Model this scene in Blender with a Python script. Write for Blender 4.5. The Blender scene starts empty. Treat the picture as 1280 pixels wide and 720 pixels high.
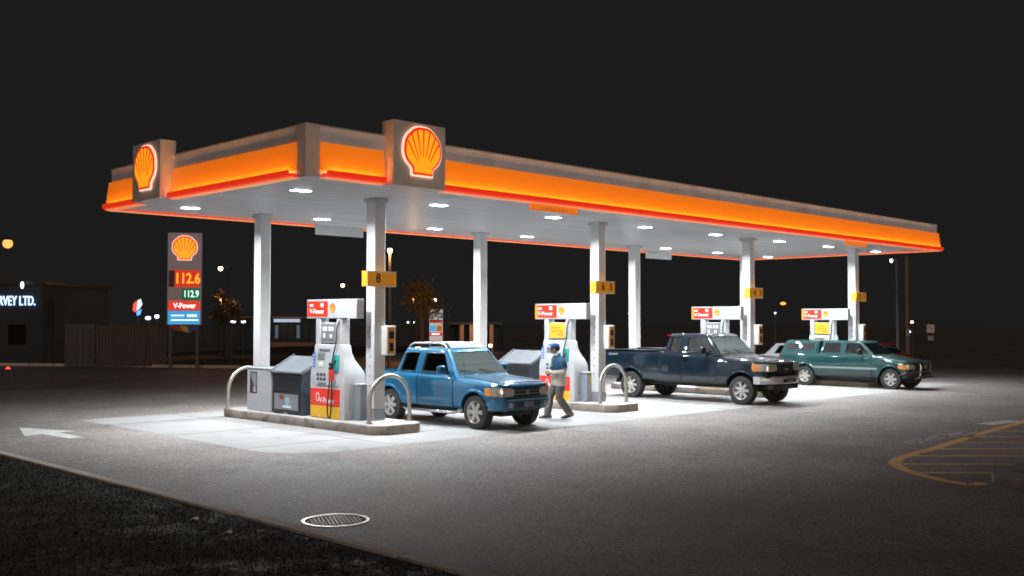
import bpy, bmesh, math, random
from mathutils import Vector, Matrix
from mathutils.bvhtree import BVHTree
R = math.radians
PI = math.pi
rnd = random.Random(7)
scene = bpy.context.scene
COL = scene.collection

# ------------------------------------------------------------------ materials
def M(name, col, rough=.5, metal=0., spec=.5, coat=0., vary=None, bump=None, emit=None, estr=0., alpha=None):
    m = bpy.data.materials.new(name); m.use_nodes = True
    nt = m.node_tree; p = nt.nodes['Principled BSDF']
    c = (*col, 1)
    p.inputs['Base Color'].default_value = c
    p.inputs['Roughness'].default_value = rough
    p.inputs['Metallic'].default_value = metal
    p.inputs['Specular IOR Level'].default_value = spec
    p.inputs['Coat Weight'].default_value = coat
    p.inputs['Coat Roughness'].default_value = .025
    if emit:
        p.inputs['Emission Color'].default_value = (*emit, 1)
        p.inputs['Emission Strength'].default_value = estr
    tc = None
    def coord():
        nonlocal tc
        if tc is None: tc = nt.nodes.new('ShaderNodeTexCoord')
        return tc.outputs['Object']
    if vary:
        # (scale, amount[, scale2, amount2]) colour variation; also varies the gloss
        src = None
        for k in range(0, len(vary), 2):
            n = nt.nodes.new('ShaderNodeTexNoise'); n.inputs['Scale'].default_value = vary[k]
            n.inputs['Detail'].default_value = 5; n.inputs['Roughness'].default_value = .6
            nt.links.new(coord(), n.inputs['Vector'])
            r = nt.nodes.new('ShaderNodeMapRange')
            r.inputs['From Min'].default_value = .3; r.inputs['From Max'].default_value = .7
            r.inputs['To Min'].default_value = 1 - vary[k+1]; r.inputs['To Max'].default_value = 1 + vary[k+1]
            nt.links.new(n.outputs['Fac'], r.inputs['Value'])
            if src is None: src = r.outputs[0]
            else:
                mm = nt.nodes.new('ShaderNodeMath'); mm.operation = 'MULTIPLY'
                nt.links.new(src, mm.inputs[0]); nt.links.new(r.outputs[0], mm.inputs[1]); src = mm.outputs[0]
        v = nt.nodes.new('ShaderNodeVectorMath'); v.operation = 'SCALE'
        v.inputs[0].default_value = col
        nt.links.new(src, v.inputs['Scale'])
        nt.links.new(v.outputs[0], p.inputs['Base Color'])
        rr = nt.nodes.new('ShaderNodeMath'); rr.operation = 'MULTIPLY'; rr.use_clamp = True
        rr.inputs[1].default_value = rough
        nt.links.new(src, rr.inputs[0]); nt.links.new(rr.outputs[0], p.inputs['Roughness'])
    if bump:
        n = nt.nodes.new('ShaderNodeTexNoise'); n.inputs['Scale'].default_value = bump[0]; n.inputs['Detail'].default_value = 4
        nt.links.new(coord(), n.inputs['Vector'])
        b = nt.nodes.new('ShaderNodeBump'); b.inputs['Strength'].default_value = bump[1]; b.inputs['Distance'].default_value = bump[2] if len(bump) > 2 else .01
        nt.links.new(n.outputs['Fac'], b.inputs['Height']); nt.links.new(b.outputs[0], p.inputs['Normal'])
    return m

def glass(name, tint, refl=.04, gcol=(.9,.9,.9)):
    m = bpy.data.materials.new(name); m.use_nodes = True
    nt = m.node_tree; nt.nodes.clear()
    o = nt.nodes.new('ShaderNodeOutputMaterial'); mix = nt.nodes.new('ShaderNodeMixShader')
    t = nt.nodes.new('ShaderNodeBsdfTransparent'); g = nt.nodes.new('ShaderNodeBsdfGlossy'); f = nt.nodes.new('ShaderNodeFresnel')
    t.inputs[0].default_value = (*tint, 1); g.inputs['Roughness'].default_value = .02; g.inputs[0].default_value = (*gcol, 1); f.inputs[0].default_value = 1.5
    a = nt.nodes.new('ShaderNodeMath'); a.operation = 'ADD'; a.use_clamp = True; a.inputs[1].default_value = refl
    nt.links.new(f.outputs[0], a.inputs[0]); nt.links.new(a.outputs[0], mix.inputs[0])
    nt.links.new(t.outputs[0], mix.inputs[1]); nt.links.new(g.outputs[0], mix.inputs[2]); nt.links.new(mix.outputs[0], o.inputs[0])
    return m

def planks(m, col):
    # sheet metal planks: slight differences of tone from one plank to the next
    nt = m.node_tree; p = nt.nodes['Principled BSDF']; tc = nt.nodes.new('ShaderNodeTexCoord'); mp = nt.nodes.new('ShaderNodeMapping')
    mp.inputs['Scale'].default_value = (.16, 6.6, 1); n = nt.nodes.new('ShaderNodeTexNoise'); n.inputs['Scale'].default_value = 1; n.inputs['Detail'].default_value = 2
    nt.links.new(tc.outputs['Object'], mp.inputs[0]); nt.links.new(mp.outputs[0], n.inputs['Vector'])
    r = nt.nodes.new('ShaderNodeMapRange'); r.inputs[1].default_value = .35; r.inputs[2].default_value = .65; r.inputs[3].default_value = .80; r.inputs[4].default_value = 1.06
    nt.links.new(n.outputs['Fac'], r.inputs[0]); v = nt.nodes.new('ShaderNodeVectorMath'); v.operation = 'SCALE'; v.inputs[0].default_value = col
    nt.links.new(r.outputs[0], v.inputs['Scale']); nt.links.new(v.outputs[0], p.inputs['Base Color'])
def E(name, col, s, base=None):
    return M(name, base or col, .5, emit=col, estr=s, vary=None)

mt = {}
mt['white'] = M('white powder coated metal', (.66,.67,.68), .35, vary=(3,.05))
mt['pumpwhite'] = M('pump white plastic', (.54,.56,.585), .35, vary=(6,.06))
mt['soffit'] = M('soffit white sheet metal', (.78,.79,.80), .34); planks(mt['soffit'], (.78,.79,.80))
mt['greyband'] = M('canopy upper band', (.74,.82,.92), .45, vary=(1.5,.15))
mt['grey'] = M('light grey painted steel', (.42,.43,.46), .45, vary=(5,.08))
mt['midgrey'] = M('mid grey plastic', (.22,.24,.26), .5, vary=(8,.1))
mt['charcoal'] = M('charcoal plastic', (.035,.042,.055), .42, vary=(8,.15))
mt['lidgrey'] = M('bin lid grey', (.15,.17,.19), .45, vary=(7,.1))
mt['black'] = M('black rubber', (.012,.012,.013), .6)
mt['tyre'] = M('tyre rubber', (.03,.03,.032), .75, vary=(30,.2))
mt['blackplastic'] = M('black plastic', (.015,.016,.018), .4)
mt['chrome'] = M('chrome', (.75,.76,.78), .12, metal=1)
mt['bumper'] = M('chrome bumper', (.62,.62,.63), .28, metal=.35)
mt['steel'] = M('brushed steel', (.55,.54,.53), .32, metal=1, vary=(20,.1))
mt['galv'] = M('weathered steel pipe', (.50,.47,.44), .4, metal=.7, vary=(14,.15))
mt['alloy'] = M('alloy wheel', (.50,.48,.45), .35, metal=.3, vary=(9,.12))
mt['concrete'] = M('forecourt concrete', (.405,.402,.398), .7, vary=(.30,.08, 2.2,.07, 14,.04), bump=(60,.15))
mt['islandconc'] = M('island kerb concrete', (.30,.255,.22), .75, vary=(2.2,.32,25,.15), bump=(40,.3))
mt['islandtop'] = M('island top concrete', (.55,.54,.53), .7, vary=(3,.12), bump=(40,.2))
mt['kerb'] = M('kerb concrete', (.58,.50,.44), .8, vary=(2,.25,30,.15), bump=(40,.4))
mt['linewhite'] = M('white road paint', (.85,.85,.83), .45, spec=.9, vary=(2.5,.15,14,.25))
mt['yellowpaint'] = M('yellow road paint', (.95,.60,.24), .5, spec=.8, vary=(3,.2,18,.3))
mt['red'] = M('red panel', (.70,.035,.02), .35)
mt['yellowlabel'] = M('yellow panel', (.85,.50,.03), .4, vary=(9,.1))
mt['orangelabel'] = M('orange call box', (.65,.30,.05), .4, vary=(14,.3))
mt['bluelabel'] = M('blue label', (.03,.16,.55), .4)
mt['whiteink'] = M('white lettering', (.85,.85,.85), .4)
mt['darkink'] = M('dark lettering', (.02,.012,.01), .5)
mt['screen'] = M('grey display', (.22,.25,.26), .2)
mt['teal'] = M('teal plastic', (.05,.40,.42), .4)
mt['asphalt'] = None
mt['paint_blue'] = M('metallic blue paint', (.010,.125,.25), .38, metal=.3, spec=.3, coat=1, vary=(2.0,.05))
mt['paint_navy'] = M('dark navy paint', (.003,.012,.022), .5, metal=0, spec=.12, coat=.75, vary=(2.0,.05))
mt['paint_greylow'] = M('dark grey lower paint', (.035,.042,.048), .45, metal=.1, spec=.2, coat=.6)
mt['paint_green'] = M('teal green paint', (.007,.052,.053), .45, metal=.1, spec=.2, coat=1, vary=(2.0,.05))
mt['paint_red'] = M('dark red paint', (.22,.012,.02), .3, metal=.2, coat=1)
mt['paint_silver'] = M('silver paint', (.45,.46,.47), .3, metal=.5, coat=1)
mt['glass'] = glass('window glass', (.55,.62,.60), .16)
mt['screenglass'] = glass('windscreen glass', (.62,.76,.74), .60, (.85,1.,.97))
mt['glassdark'] = glass('tinted window glass', (.16,.18,.19), .08)
mt['lens'] = M('headlight lens', (.52,.47,.38), .2, coat=1, metal=.2)
mt['reflector'] = M('lamp reflector', (.92,.90,.84), .12, metal=.6, coat=1)
mt['amber'] = M('amber lens', (.75,.30,.09), .15, coat=1)
mt['redlens'] = M('tail lamp lens', (.35,.01,.01), .15, coat=1)
mt['cloth'] = M('grey seat cloth', (.16,.16,.17), .9)
mt['skin'] = M('skin', (.48,.27,.19), .55)
mt['hair'] = M('dark hair', (.03,.02,.015), .7)
mt['jacket'] = M('beige jacket cloth', (.60,.57,.50), .9, vary=(9,.18), bump=(25,.5,.02))
mt['vest'] = M('blue padded vest', (.02,.09,.19), .8, vary=(10,.2), bump=(22,.5,.02))
mt['scarf'] = M('pale blue scarf', (.50,.64,.66), .9, vary=(12,.2))
mt['trousers'] = M('grey work trousers', (.13,.125,.12), .9, vary=(7,.25), bump=(18,.6,.02))
mt['boots'] = M('black boots', (.02,.02,.022), .5)
mt['capblue'] = M('blue cap', (.02,.08,.25), .8)
mt['wood'] = M('weathered fence boards', (.10,.078,.07), .85, vary=(2,.3))
mt['bark'] = M('tree bark', (.10,.07,.05), .9, vary=(6,.3))
mt['leaf'] = M('leaves', (.10,.075,.02), .7, vary=(2,.4))
mt['pole'] = M('wooden utility pole', (.22,.14,.08), .85, vary=(3,.25))
mt['darkwall'] = M('dark rendered wall', (.036,.047,.058), .85, vary=(1,.2))
mt['darkmetal'] = M('dark grey metal', (.04,.04,.042), .5)
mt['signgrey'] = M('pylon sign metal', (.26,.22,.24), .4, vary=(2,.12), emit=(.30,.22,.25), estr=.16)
mt['logobox'] = M('logo box metal', (.72,.65,.60), .38, vary=(2,.1))
# light-giving things
mt['fasciaorange'] = M('backlit orange fascia', (.85,.36,.04), .35, emit=(1.0,.175,.006), estr=.55)
mt['fasciared'] = M('backlit red bullnose', (.65,.02,.012), .3, emit=(1.0,.040,.010), estr=.62)
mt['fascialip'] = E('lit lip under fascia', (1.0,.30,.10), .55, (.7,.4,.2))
mt['strip'] = E('warm light strip', (1.0,.50,.10), 30)
mt['shellred'] = E('lit red emblem', (.85,.03,.008), .75)
mt['shellyellow'] = E('lit yellow emblem', (1.0,.36,.012), .95)
mt['halo'] = E('white halo tube', (1.0,.66,.50), 1.1)
mt['ledorange'] = E('orange price digits', (1.0,.26,.012), 2.0)
mt['ledgreen'] = E('green price digits', (.62,1.0,.85), 1.3)
mt['ledredback'] = E('red lit price panel', (.75,.035,.008), .55)
mt['ledgreenback'] = E('green lit price panel', (.01,.13,.06), .6)
mt['bluepanel'] = E('lit blue panel', (.04,.36,.78), .85)
mt['whitelit'] = E('lit white lettering', (1,1,1), 1.2)
mt['bluewhite'] = E('blue white sign letters', (.42,.60,1.0), 2.3)
mt['sodium'] = E('sodium lamp globe', (1.0,.36,.09), 1.8)
mt['pinklamp'] = E('warm lamp globe', (1.0,.58,.36), 7)
mt['coldlamp'] = E('cold lamp globe', (.82,.90,1.0), 3)
mt['redlamp'] = E('red lamp', (1.0,.06,.03), 2.0)
mt['canopylens'] = E('canopy lamp lens', (.72,.90,1.0), 40)
mt['callyellow'] = M('lit yellow number panel', (.72,.33,.03), .4, emit=(1.0,.33,.02), estr=.13)
mt['signred'] = M('lit red sign panel', (.75,.04,.02), .35, emit=(1.0,.05,.015), estr=.10)

# asphalt with aggregate speckle, worn lanes and faint patches
def asphalt():
    m = M('asphalt', (.1,.1,.1), .68, spec=.45)
    nt = m.node_tree; p = nt.nodes['Principled BSDF']
    tc = nt.nodes.new('ShaderNodeTexCoord')
    def noise(s, d=4):
        n = nt.nodes.new('ShaderNodeTexNoise'); n.inputs['Scale'].default_value = s; n.inputs['Detail'].default_value = d
        nt.links.new(tc.outputs['Object'], n.inputs['Vector']); return n.outputs['Fac']
    def ramp(src, a, b, lo, hi):
        r = nt.nodes.new('ShaderNodeMapRange'); r.inputs[1].default_value = a; r.inputs[2].default_value = b
        r.inputs[3].default_value = lo; r.inputs[4].default_value = hi
        nt.links.new(src, r.inputs[0]); return r.outputs[0]
    def mul(a, b):
        n = nt.nodes.new('ShaderNodeMath'); n.operation = 'MULTIPLY'
        nt.links.new(a, n.inputs[0]); nt.links.new(b, n.inputs[1]); return n.outputs[0]
    v = nt.nodes.new('ShaderNodeTexVoronoi'); v.inputs['Scale'].default_value = 34
    nt.links.new(tc.outputs['Object'], v.inputs['Vector'])
    sp = nt.nodes.new('ShaderNodeSeparateColor'); nt.links.new(v.outputs['Color'], sp.inputs[0])
    speck = ramp(sp.outputs[0], 0, 1, .58, 1.42)
    fine = ramp(noise(90, 2), .3, .7, .75, 1.25)
    big = ramp(noise(.22, 5), .32, .68, .74, 1.20)
    mid = ramp(noise(1.1, 5), .3, .7, .90, 1.10)
    k = mul(mul(speck, fine), mul(big, mid))
    s = nt.nodes.new('ShaderNodeVectorMath'); s.operation = 'SCALE'; s.inputs[0].default_value = (.290,.268,.255)
    nt.links.new(k, s.inputs['Scale']); nt.links.new(s.outputs[0], p.inputs['Base Color'])
    b = nt.nodes.new('ShaderNodeBump'); b.inputs['Strength'].default_value = .5; b.inputs['Distance'].default_value = .008
    nt.links.new(speck, b.inputs['Height']); nt.links.new(b.outputs[0], p.inputs['Normal'])
    return m
mt['asphalt'] = asphalt()
def stain(m, scale, lo, hi, dark):
    # oil drips and scuffs: darker blotches with shapes of their own
    nt = m.node_tree; p = nt.nodes['Principled BSDF']; src = p.inputs['Base Color'].links[0].from_socket
    tc = nt.nodes.new('ShaderNodeTexCoord'); n = nt.nodes.new('ShaderNodeTexNoise'); n.inputs['Scale'].default_value = scale; n.inputs['Detail'].default_value = 7; n.inputs['Distortion'].default_value = .6
    nt.links.new(tc.outputs['Object'], n.inputs['Vector'])
    r = nt.nodes.new('ShaderNodeMapRange'); r.inputs[1].default_value = lo; r.inputs[2].default_value = hi; r.inputs[3].default_value = 1; r.inputs[4].default_value = dark
    nt.links.new(n.outputs['Fac'], r.inputs[0])
    v = nt.nodes.new('ShaderNodeVectorMath'); v.operation = 'SCALE'; nt.links.new(src, v.inputs[0]); nt.links.new(r.outputs[0], v.inputs['Scale']); nt.links.new(v.outputs[0], p.inputs['Base Color'])
stain(mt['concrete'], 1.1, .60, .72, .72); stain(mt['concrete'], .45, .54, .70, .86)
stain(mt['asphalt'], .8, .60, .72, .72)
stain(mt['islandconc'], 2.5, .52, .66, .55); stain(mt['islandtop'], 2.2, .55, .70, .65)
stain(mt['pumpwhite'], 3.0, .60, .74, .82); stain(mt['grey'], 2.5, .58, .74, .78); stain(mt['lidgrey'], 3, .55, .72, .75)

# ------------------------------------------------------------------ mesh helpers
class MB:
    def __init__(s): s.v = []; s.f = []; s.mi = []
    def add(s, verts, faces, mi=0):
        o = len(s.v); s.v += [tuple(v) for v in verts]
        s.f += [tuple(i + o for i in f) for f in faces]; s.mi += [mi]*len(faces); return s
    def box(s, x0, x1, y0, y1, z0, z1, mi=0):
        v = [(x0,y0,z0),(x1,y0,z0),(x1,y1,z0),(x0,y1,z0),(x0,y0,z1),(x1,y0,z1),(x1,y1,z1),(x0,y1,z1)]
        return s.add(v, [(0,3,2,1),(4,5,6,7),(0,1,5,4),(1,2,6,5),(2,3,7,6),(3,0,4,7)], mi)
    def prism(s, poly, axis, a, b, mi=0):
        # poly: 2D points; axis 'x': (y,z), 'y': (x,z), 'z': (x,y)
        def P(p, t):
            return {'x': (t,p[0],p[1]), 'y': (p[0],t,p[1]), 'z': (p[0],p[1],t)}[axis]
        n = len(poly); ar = sum(poly[i][0]*poly[(i+1)%n][1]-poly[(i+1)%n][0]*poly[i][1] for i in range(n))
        if (ar < 0) != (axis == 'y'): poly = poly[::-1]
        v = [P(p,a) for p in poly] + [P(p,b) for p in poly]
        f = [tuple(range(n))[::-1], tuple(range(n,2*n))] + [(i,(i+1)%n,n+(i+1)%n,n+i) for i in range(n)]
        if a > b: f = [t[::-1] for t in f]
        return s.add(v, f, mi)
    def tube(s, path, r, n=10, mi=0, closed=False, cap=True):
        P = [Vector(p) for p in path]; m = len(P); rs = r if isinstance(r, (list,tuple)) else [r]*m
        up = Vector((0,0,1)); rings = []; prev = None
        for i in range(m):
            if closed: d = P[(i+1)%m]-P[i-1]
            else: d = P[min(i+1,m-1)]-P[max(i-1,0)]
            d.normalize()
            if prev is None:
                a = d.cross(up)
                if a.length < 1e-3: a = d.cross(Vector((1,0,0)))
                a.normalize()
            else:
                a = prev - d*prev.dot(d)
                if a.length < 1e-4: a = d.orthogonal()
                a.normalize()
            prev = a; b = d.cross(a)
            rings.append([P[i] + (a*math.cos(2*PI*k/n) + b*math.sin(2*PI*k/n))*rs[i] for k in range(n)])
        v = [p for rg in rings for p in rg]; f = []
        for i in range(m if closed else m-1):
            j = (i+1) % m
            f += [(i*n+k, i*n+(k+1)%n, j*n+(k+1)%n, j*n+k) for k in range(n)]
        if cap and not closed:
            f.append(tuple(range(n))[::-1]); f.append(tuple((m-1)*n+k for k in range(n)))
        return s.add(v, f, mi)
    def lathe(s, prof, axis='z', c=(0,0,0), n=24, mi=0, cap=True):
        # prof: (radius, height) along axis
        v = []; f = []; m = len(prof)
        for r, h in prof:
            for k in range(n):
                a = 2*PI*k/n; x, y = r*math.cos(a), r*math.sin(a)
                q = {'z': (x,y,h), 'x': (h,x,y), 'y': (y,h,x)}[axis]
                v.append((c[0]+q[0], c[1]+q[1], c[2]+q[2]))
        for i in range(m-1):
            f += [(i*n+k, i*n+(k+1)%n, (i+1)*n+(k+1)%n, (i+1)*n+k) for k in range(n)]
        if cap and prof[0][0] > 1e-5: f.append(tuple(range(n))[::-1])
        if cap and prof[-1][0] > 1e-5: f.append(tuple((m-1)*n+k for k in range(n)))
        return s.add(v, f, mi)
    def loft(s, rings, mi=0, cap=True):
        n = len(rings[0]); m = len(rings); v = [p for r in rings for p in r]; f = []
        for i in range(m-1):
            f += [(i*n+k, i*n+(k+1)%n, (i+1)*n+(k+1)%n, (i+1)*n+k) for k in range(n)]
        if cap: f.append(tuple(range(n))[::-1]); f.append(tuple((m-1)*n+k for k in range(n)))
        return s.add(v, f, mi)
    def ball(s, c, r, n=12, mi=0, sc=(1,1,1)):
        v=[]; f=[]; h = n//2
        for i in range(h+1):
            t = PI*i/h
            for k in range(n):
                a = 2*PI*k/n
                v.append((c[0]+r*sc[0]*math.sin(t)*math.cos(a), c[1]+r*sc[1]*math.sin(t)*math.sin(a), c[2]+r*sc[2]*math.cos(t)))
        for i in range(h):
            f += [(i*n+k,(i+1)*n+k,(i+1)*n+(k+1)%n,i*n+(k+1)%n) for k in range(n)]
        return s.add(v, f, mi)
    def build(s, name, mats, parent=None, smooth=None, bevel=0, loc=None, fix=False, weld=False):
        me = bpy.data.meshes.new(name); me.from_pydata(s.v, [], s.f)
        if not isinstance(mats, (list,tuple)): mats = [mats]
        for m in mats: me.materials.append(mt[m] if isinstance(m, str) else m)
        me.polygons.foreach_set('material_index', s.mi)
        if fix or weld:
            bm = bmesh.new(); bm.from_mesh(me); bmesh.ops.remove_doubles(bm, verts=bm.verts, dist=1e-5)
            bmesh.ops.recalc_face_normals(bm, faces=bm.faces); bm.to_mesh(me); bm.free()
        return link(name, me, parent, smooth, bevel, loc)

def link(name, me, parent=None, smooth=None, bevel=0, loc=None):
    me.name = name
    if smooth is not None:
        me.polygons.foreach_set('use_smooth', [True]*len(me.polygons)); me.set_sharp_from_angle(angle=R(smooth))
    o = bpy.data.objects.new(name, me); COL.objects.link(o)
    if parent is not None: o.parent = parent
    if loc is not None: o.location = loc
    if bevel:
        b = o.modifiers.new('Bevel', 'BEVEL'); b.width = bevel; b.segments = 2; b.limit_method = 'ANGLE'; b.angle_limit = R(40)
        if smooth is None:
            me.polygons.foreach_set('use_smooth', [True]*len(me.polygons)); me.set_sharp_from_angle(angle=R(50))
    return o

def tag(o, label=None, cat=None, group=None, kind=None):
    if label: o['label'] = label
    if cat: o['category'] = cat
    if group: o['group'] = group
    if kind: o['kind'] = kind
    return o

def thing(name, label, cat, loc=(0,0,0), rz=0., group=None):
    o = bpy.data.objects.new(name, None); COL.objects.link(o)
    o.empty_display_size = .2
    o.location = loc; o.rotation_euler = (0,0,rz)
    return tag(o, label, cat, group)

def copy_tree(o, loc=None, label=None, parent=None):
    c = o.copy(); COL.objects.link(c)
    if parent is not None: c.parent = parent
    if loc is not None: c.location = loc
    if label: c['label'] = label
    for ch in list(o.children): copy_tree(ch, parent=c)
    return c

def evaluated_mesh(o):
    dg = bpy.context.evaluated_depsgraph_get(); dg.update()
    return bpy.data.meshes.new_from_object(o.evaluated_get(dg))

def text(name, body, size, mat, parent, mtx, ext=.002, bold=0., align='CENTER', sx=1.):
    cu = bpy.data.curves.new('txt', 'FONT'); cu.body = body; cu.size = size; cu.extrude = ext; cu.offset = bold*size
    cu.align_x = align; cu.align_y = 'CENTER'; cu.resolution_u = 3
    t = bpy.data.objects.new('txt', cu); COL.objects.link(t)
    me = evaluated_mesh(t); bpy.data.objects.remove(t)
    me.transform(Matrix.Diagonal((sx,1,1,1))); me.transform(mtx)
    me.materials.clear(); me.materials.append(mt[mat])
    return link(name, me, parent)

def face_front(x, y, z):      # text on a face whose front is local -y
    return Matrix.Translation((x,y,z)) @ Matrix.Rotation(PI/2, 4, 'X')
def face_left(x, y, z):       # text on a face whose front is local -x
    return Matrix.Translation((x,y,z)) @ Matrix(((0,0,-1,0),(-1,0,0,0),(0,1,0,0),(0,0,0,1)))

def boolean(base, cutters):
    """base and cutters are objects; returns the mesh of base minus every cutter, and removes them all"""
    for c in cutters:
        md = base.modifiers.new('cut', 'BOOLEAN'); md.operation = 'DIFFERENCE'; md.object = c; md.solver = 'EXACT'
    me = evaluated_mesh(base)
    for o in [base] + cutters: bpy.data.objects.remove(o)
    return me

# ------------------------------------------------------------------ camera
CAM = Vector((-13.589, -17.752, 2.35)); YAW = .7842780; PIT = .0323171; ROL = .0010554; FPX = 1283.66
cd = bpy.data.cameras.new('camera'); cam = bpy.data.objects.new('camera', cd); COL.objects.link(cam)
cd.sensor_width = 36; cd.lens = 36*FPX/1280; cd.clip_end = 2000; cd.clip_start = .1
Fv = Vector((math.cos(YAW)*math.cos(PIT), math.sin(YAW)*math.cos(PIT), math.sin(PIT)))
Rv = Vector((math.sin(YAW), -math.cos(YAW), 0)); Uv = Rv.cross(Fv)
R2 = Rv*math.cos(ROL)+Uv*math.sin(ROL); U2 = Uv*math.cos(ROL)-Rv*math.sin(ROL)
cam.matrix_world = Matrix(((R2.x,U2.x,-Fv.x,CAM.x),(R2.y,U2.y,-Fv.y,CAM.y),(R2.z,U2.z,-Fv.z,CAM.z),(0,0,0,1)))
scene.camera = cam
def at(u, v, d):              # point of the place seen at photo pixel (u,v) at distance d
    return CAM + (Fv + R2*(u-640)/FPX - U2*(v-360)/FPX)*d
FACE = YAW - PI/2             # rotation that turns a thing's front (-y) towards the photographer

# ------------------------------------------------------------------ world and sky glow
w = bpy.data.worlds.new('World'); scene.world = w; w.use_nodes = True
bg = w.node_tree.nodes['Background']; bg.inputs[0].default_value = (.0110,.0109,.0109,1); bg.inputs[1].default_value = 1
sd = bpy.data.lights.new('night_glow', 'SUN'); sd.energy = .80; sd.angle = R(30); sd.color = (1.,.78,.62)
so = bpy.data.objects.new('night_glow', sd); COL.objects.link(so); so.rotation_euler = (R(86.3), 0, R(-28))   # the glow of the lit street behind the photographer
scene.view_settings.view_transform = 'Standard'; scene.view_settings.look = 'None'
scene.view_settings.exposure = 0; scene.view_settings.gamma = 1
scene.view_settings.use_curve_mapping = False
cy = scene.cycles
cy.use_denoising = True; cy.max_bounces = 8; cy.diffuse_bounces = 4; cy.glossy_bounces = 4; cy.transparent_max_bounces = 12
cy.sample_clamp_indirect = 6; cy.caustics_reflective = False; cy.caustics_refractive = False
cy.pixel_filter_type = 'BLACKMAN_HARRIS'; cy.filter_width = 1.7
# ================================================================== the ground
def sheet(name, poly, z, mat, kind='structure'):
    b = MB(); b.add([(x,y,z) for x,y in poly], [tuple(range(len(poly)))])
    o = b.build(name, mat); tag(o, kind=kind); return o
def ccw(poly):
    a = sum(poly[i][0]*poly[(i+1)%len(poly)][1]-poly[(i+1)%len(poly)][0]*poly[i][1] for i in range(len(poly)))
    return poly if a > 0 else poly[::-1]
sheet('asphalt_ground', [(-300,-300),(500,-300),(500,500),(-300,500)], 0, 'asphalt')
# concrete pad under the canopy, with a rounded corner and sawn joints
pad = [(-3.7+1.1*(1-math.cos(a)), -2.45+1.1*(1-math.sin(a))) for a in [i*PI/16 for i in range(9)]]
pad = [(-3.55,6.7)] + pad + [(25.6,-2.45),(25.6,6.7)]
o = sheet('concrete_pad', ccw(pad), .004, 'concrete')
b = MB()
for x in [i*3.74-1.87+.6 for i in range(0,8)]: b.box(x-.008,x+.008,-2.4,6.65,.005,.0085)
for y in (-.9,2.1,5.1): b.box(-3.6,25.5,y-.008,y+.008,.005,.0083)
tag(b.build('pad_joints', M('joint filler', (.34,.335,.33), .8)), kind='structure')
# tar-sealed cracks
b = MB()
for pts in ([at(675,600,1),at(720,604,1),at(772,627,1)], [at(540,600,1),at(600,606,1),at(650,611,1)]):
    q = []
    for p in pts:
        d = (p-CAM); t = -CAM.z/d.z; q.append(CAM+d*t)
    for i in range(2):
        for k in range(8):
            p0 = q[i].lerp(q[i+1], k/8); p1 = q[i].lerp(q[i+1], (k+1)/8)
            p0 = p0+Vector((0,math.sin(k*2.1+i)*.03,0)); p1 = p1+Vector((0,math.sin((k+1)*2.1+i)*.03,0))
            n = Vector((p1.y-p0.y, p0.x-p1.x, 0)).normalized()*.011
            b.add([p0-n+Vector((0,0,.004)), p1-n+Vector((0,0,.004)), p1+n+Vector((0,0,.004)), p0+n+Vector((0,0,.004))], [(3,2,1,0)])
tag(b.build('tar_seams', 'islandconc', fix=True), kind='structure')

# painted arrow on the left, worn arrows on the right
def flat(name, polys, z, mat):
    b = MB()
    for p in polys: b.add([(x,y,z) for x,y in ccw(p)], [tuple(range(len(p)))])
    return tag(b.build(name, mat), kind='structure')
flat('painted_arrow', [[(-5.26,3.0),(-4.98,3.0),(-4.98,4.3),(-4.62,4.3),(-5.2,5.9),(-5.74,4.1),(-5.34,4.2)]], .004, 'linewhite')
def worn():
    m = M('worn white road paint', (.55,.52,.50), .7, vary=(2,.15)); nt = m.node_tree
    n = nt.nodes.new('ShaderNodeTexNoise'); n.inputs['Scale'].default_value = 5; n.inputs['Detail'].default_value = 6
    tc = nt.nodes.new('ShaderNodeTexCoord'); nt.links.new(tc.outputs['Object'], n.inputs['Vector'])
    r = nt.nodes.new('ShaderNodeMapRange'); r.inputs[1].default_value = .45; r.inputs[2].default_value = .53
    nt.links.new(n.outputs['Fac'], r.inputs[0]); nt.links.new(r.outputs[0], nt.nodes['Principled BSDF'].inputs['Alpha']); return m
mt['worn'] = worn()
flat('worn_lane_arrow', [[(5.9,-9.25),(7.9,-9.3),(7.9,-9.6),(9.3,-9.15),(7.9,-8.7),(7.9,-8.95),(5.9,-8.9)]], .004, 'worn')
flat('worn_lane_dash', [[(10.7,-8.95),(12.2,-9.1),(12.2,-8.75),(10.8,-8.55)]], .004, 'linewhite')

# yellow hatched nose
outl = [(16,-8.75),(12.1,-9.15),(8.5,-9.45),(5.57,-9.78),(4.4,-9.86),(3.62,-9.95),(3.0,-10.15),(2.45,-10.55),(2.05,-11.0),(1.72,-11.5),(1.6,-11.85),(1.72,-12.0),(1.95,-11.95)]
b = MB(); wd = .10
L = []; Rr = []
for i, p in enumerate(outl):
    a = Vector(outl[max(i-1,0)]); c = Vector(outl[min(i+1,len(outl)-1)]); d = (c-a).normalized(); n = Vector((-d.y,d.x))*wd
    L.append((p[0]+n.x,p[1]+n.y,.004)); Rr.append((p[0]-n.x,p[1]-n.y,.004))
for i in range(len(outl)-1): b.add([L[i],L[i+1],Rr[i+1],Rr[i]], [(0,1,2,3)])
starts = [(2.2,-10.85),(2.95,-10.25),(4.1,-9.93),(5.4,-9.85),(6.7,-9.72),(8.0,-9.58),(9.4,-9.45),(10.8,-9.3),(12.2,-9.2)]
for i, (x,y) in enumerate(starts):
    ln = [1.2,1.9,2.5,2.9,3.1,3.3,3.5,3.7,3.9][i]; t = .08
    d = Vector((.7071,-.7071)); n = Vector((.7071,.7071))*t; p = Vector((x,y))+d*.06; q = p+d*ln*1.0
    b.add([(p.x-n.x,p.y-n.y,.004),(q.x-n.x,q.y-n.y,.004),(q.x+n.x,q.y+n.y,.004),(p.x+n.x,p.y+n.y,.004)], [(0,1,2,3)])
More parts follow.
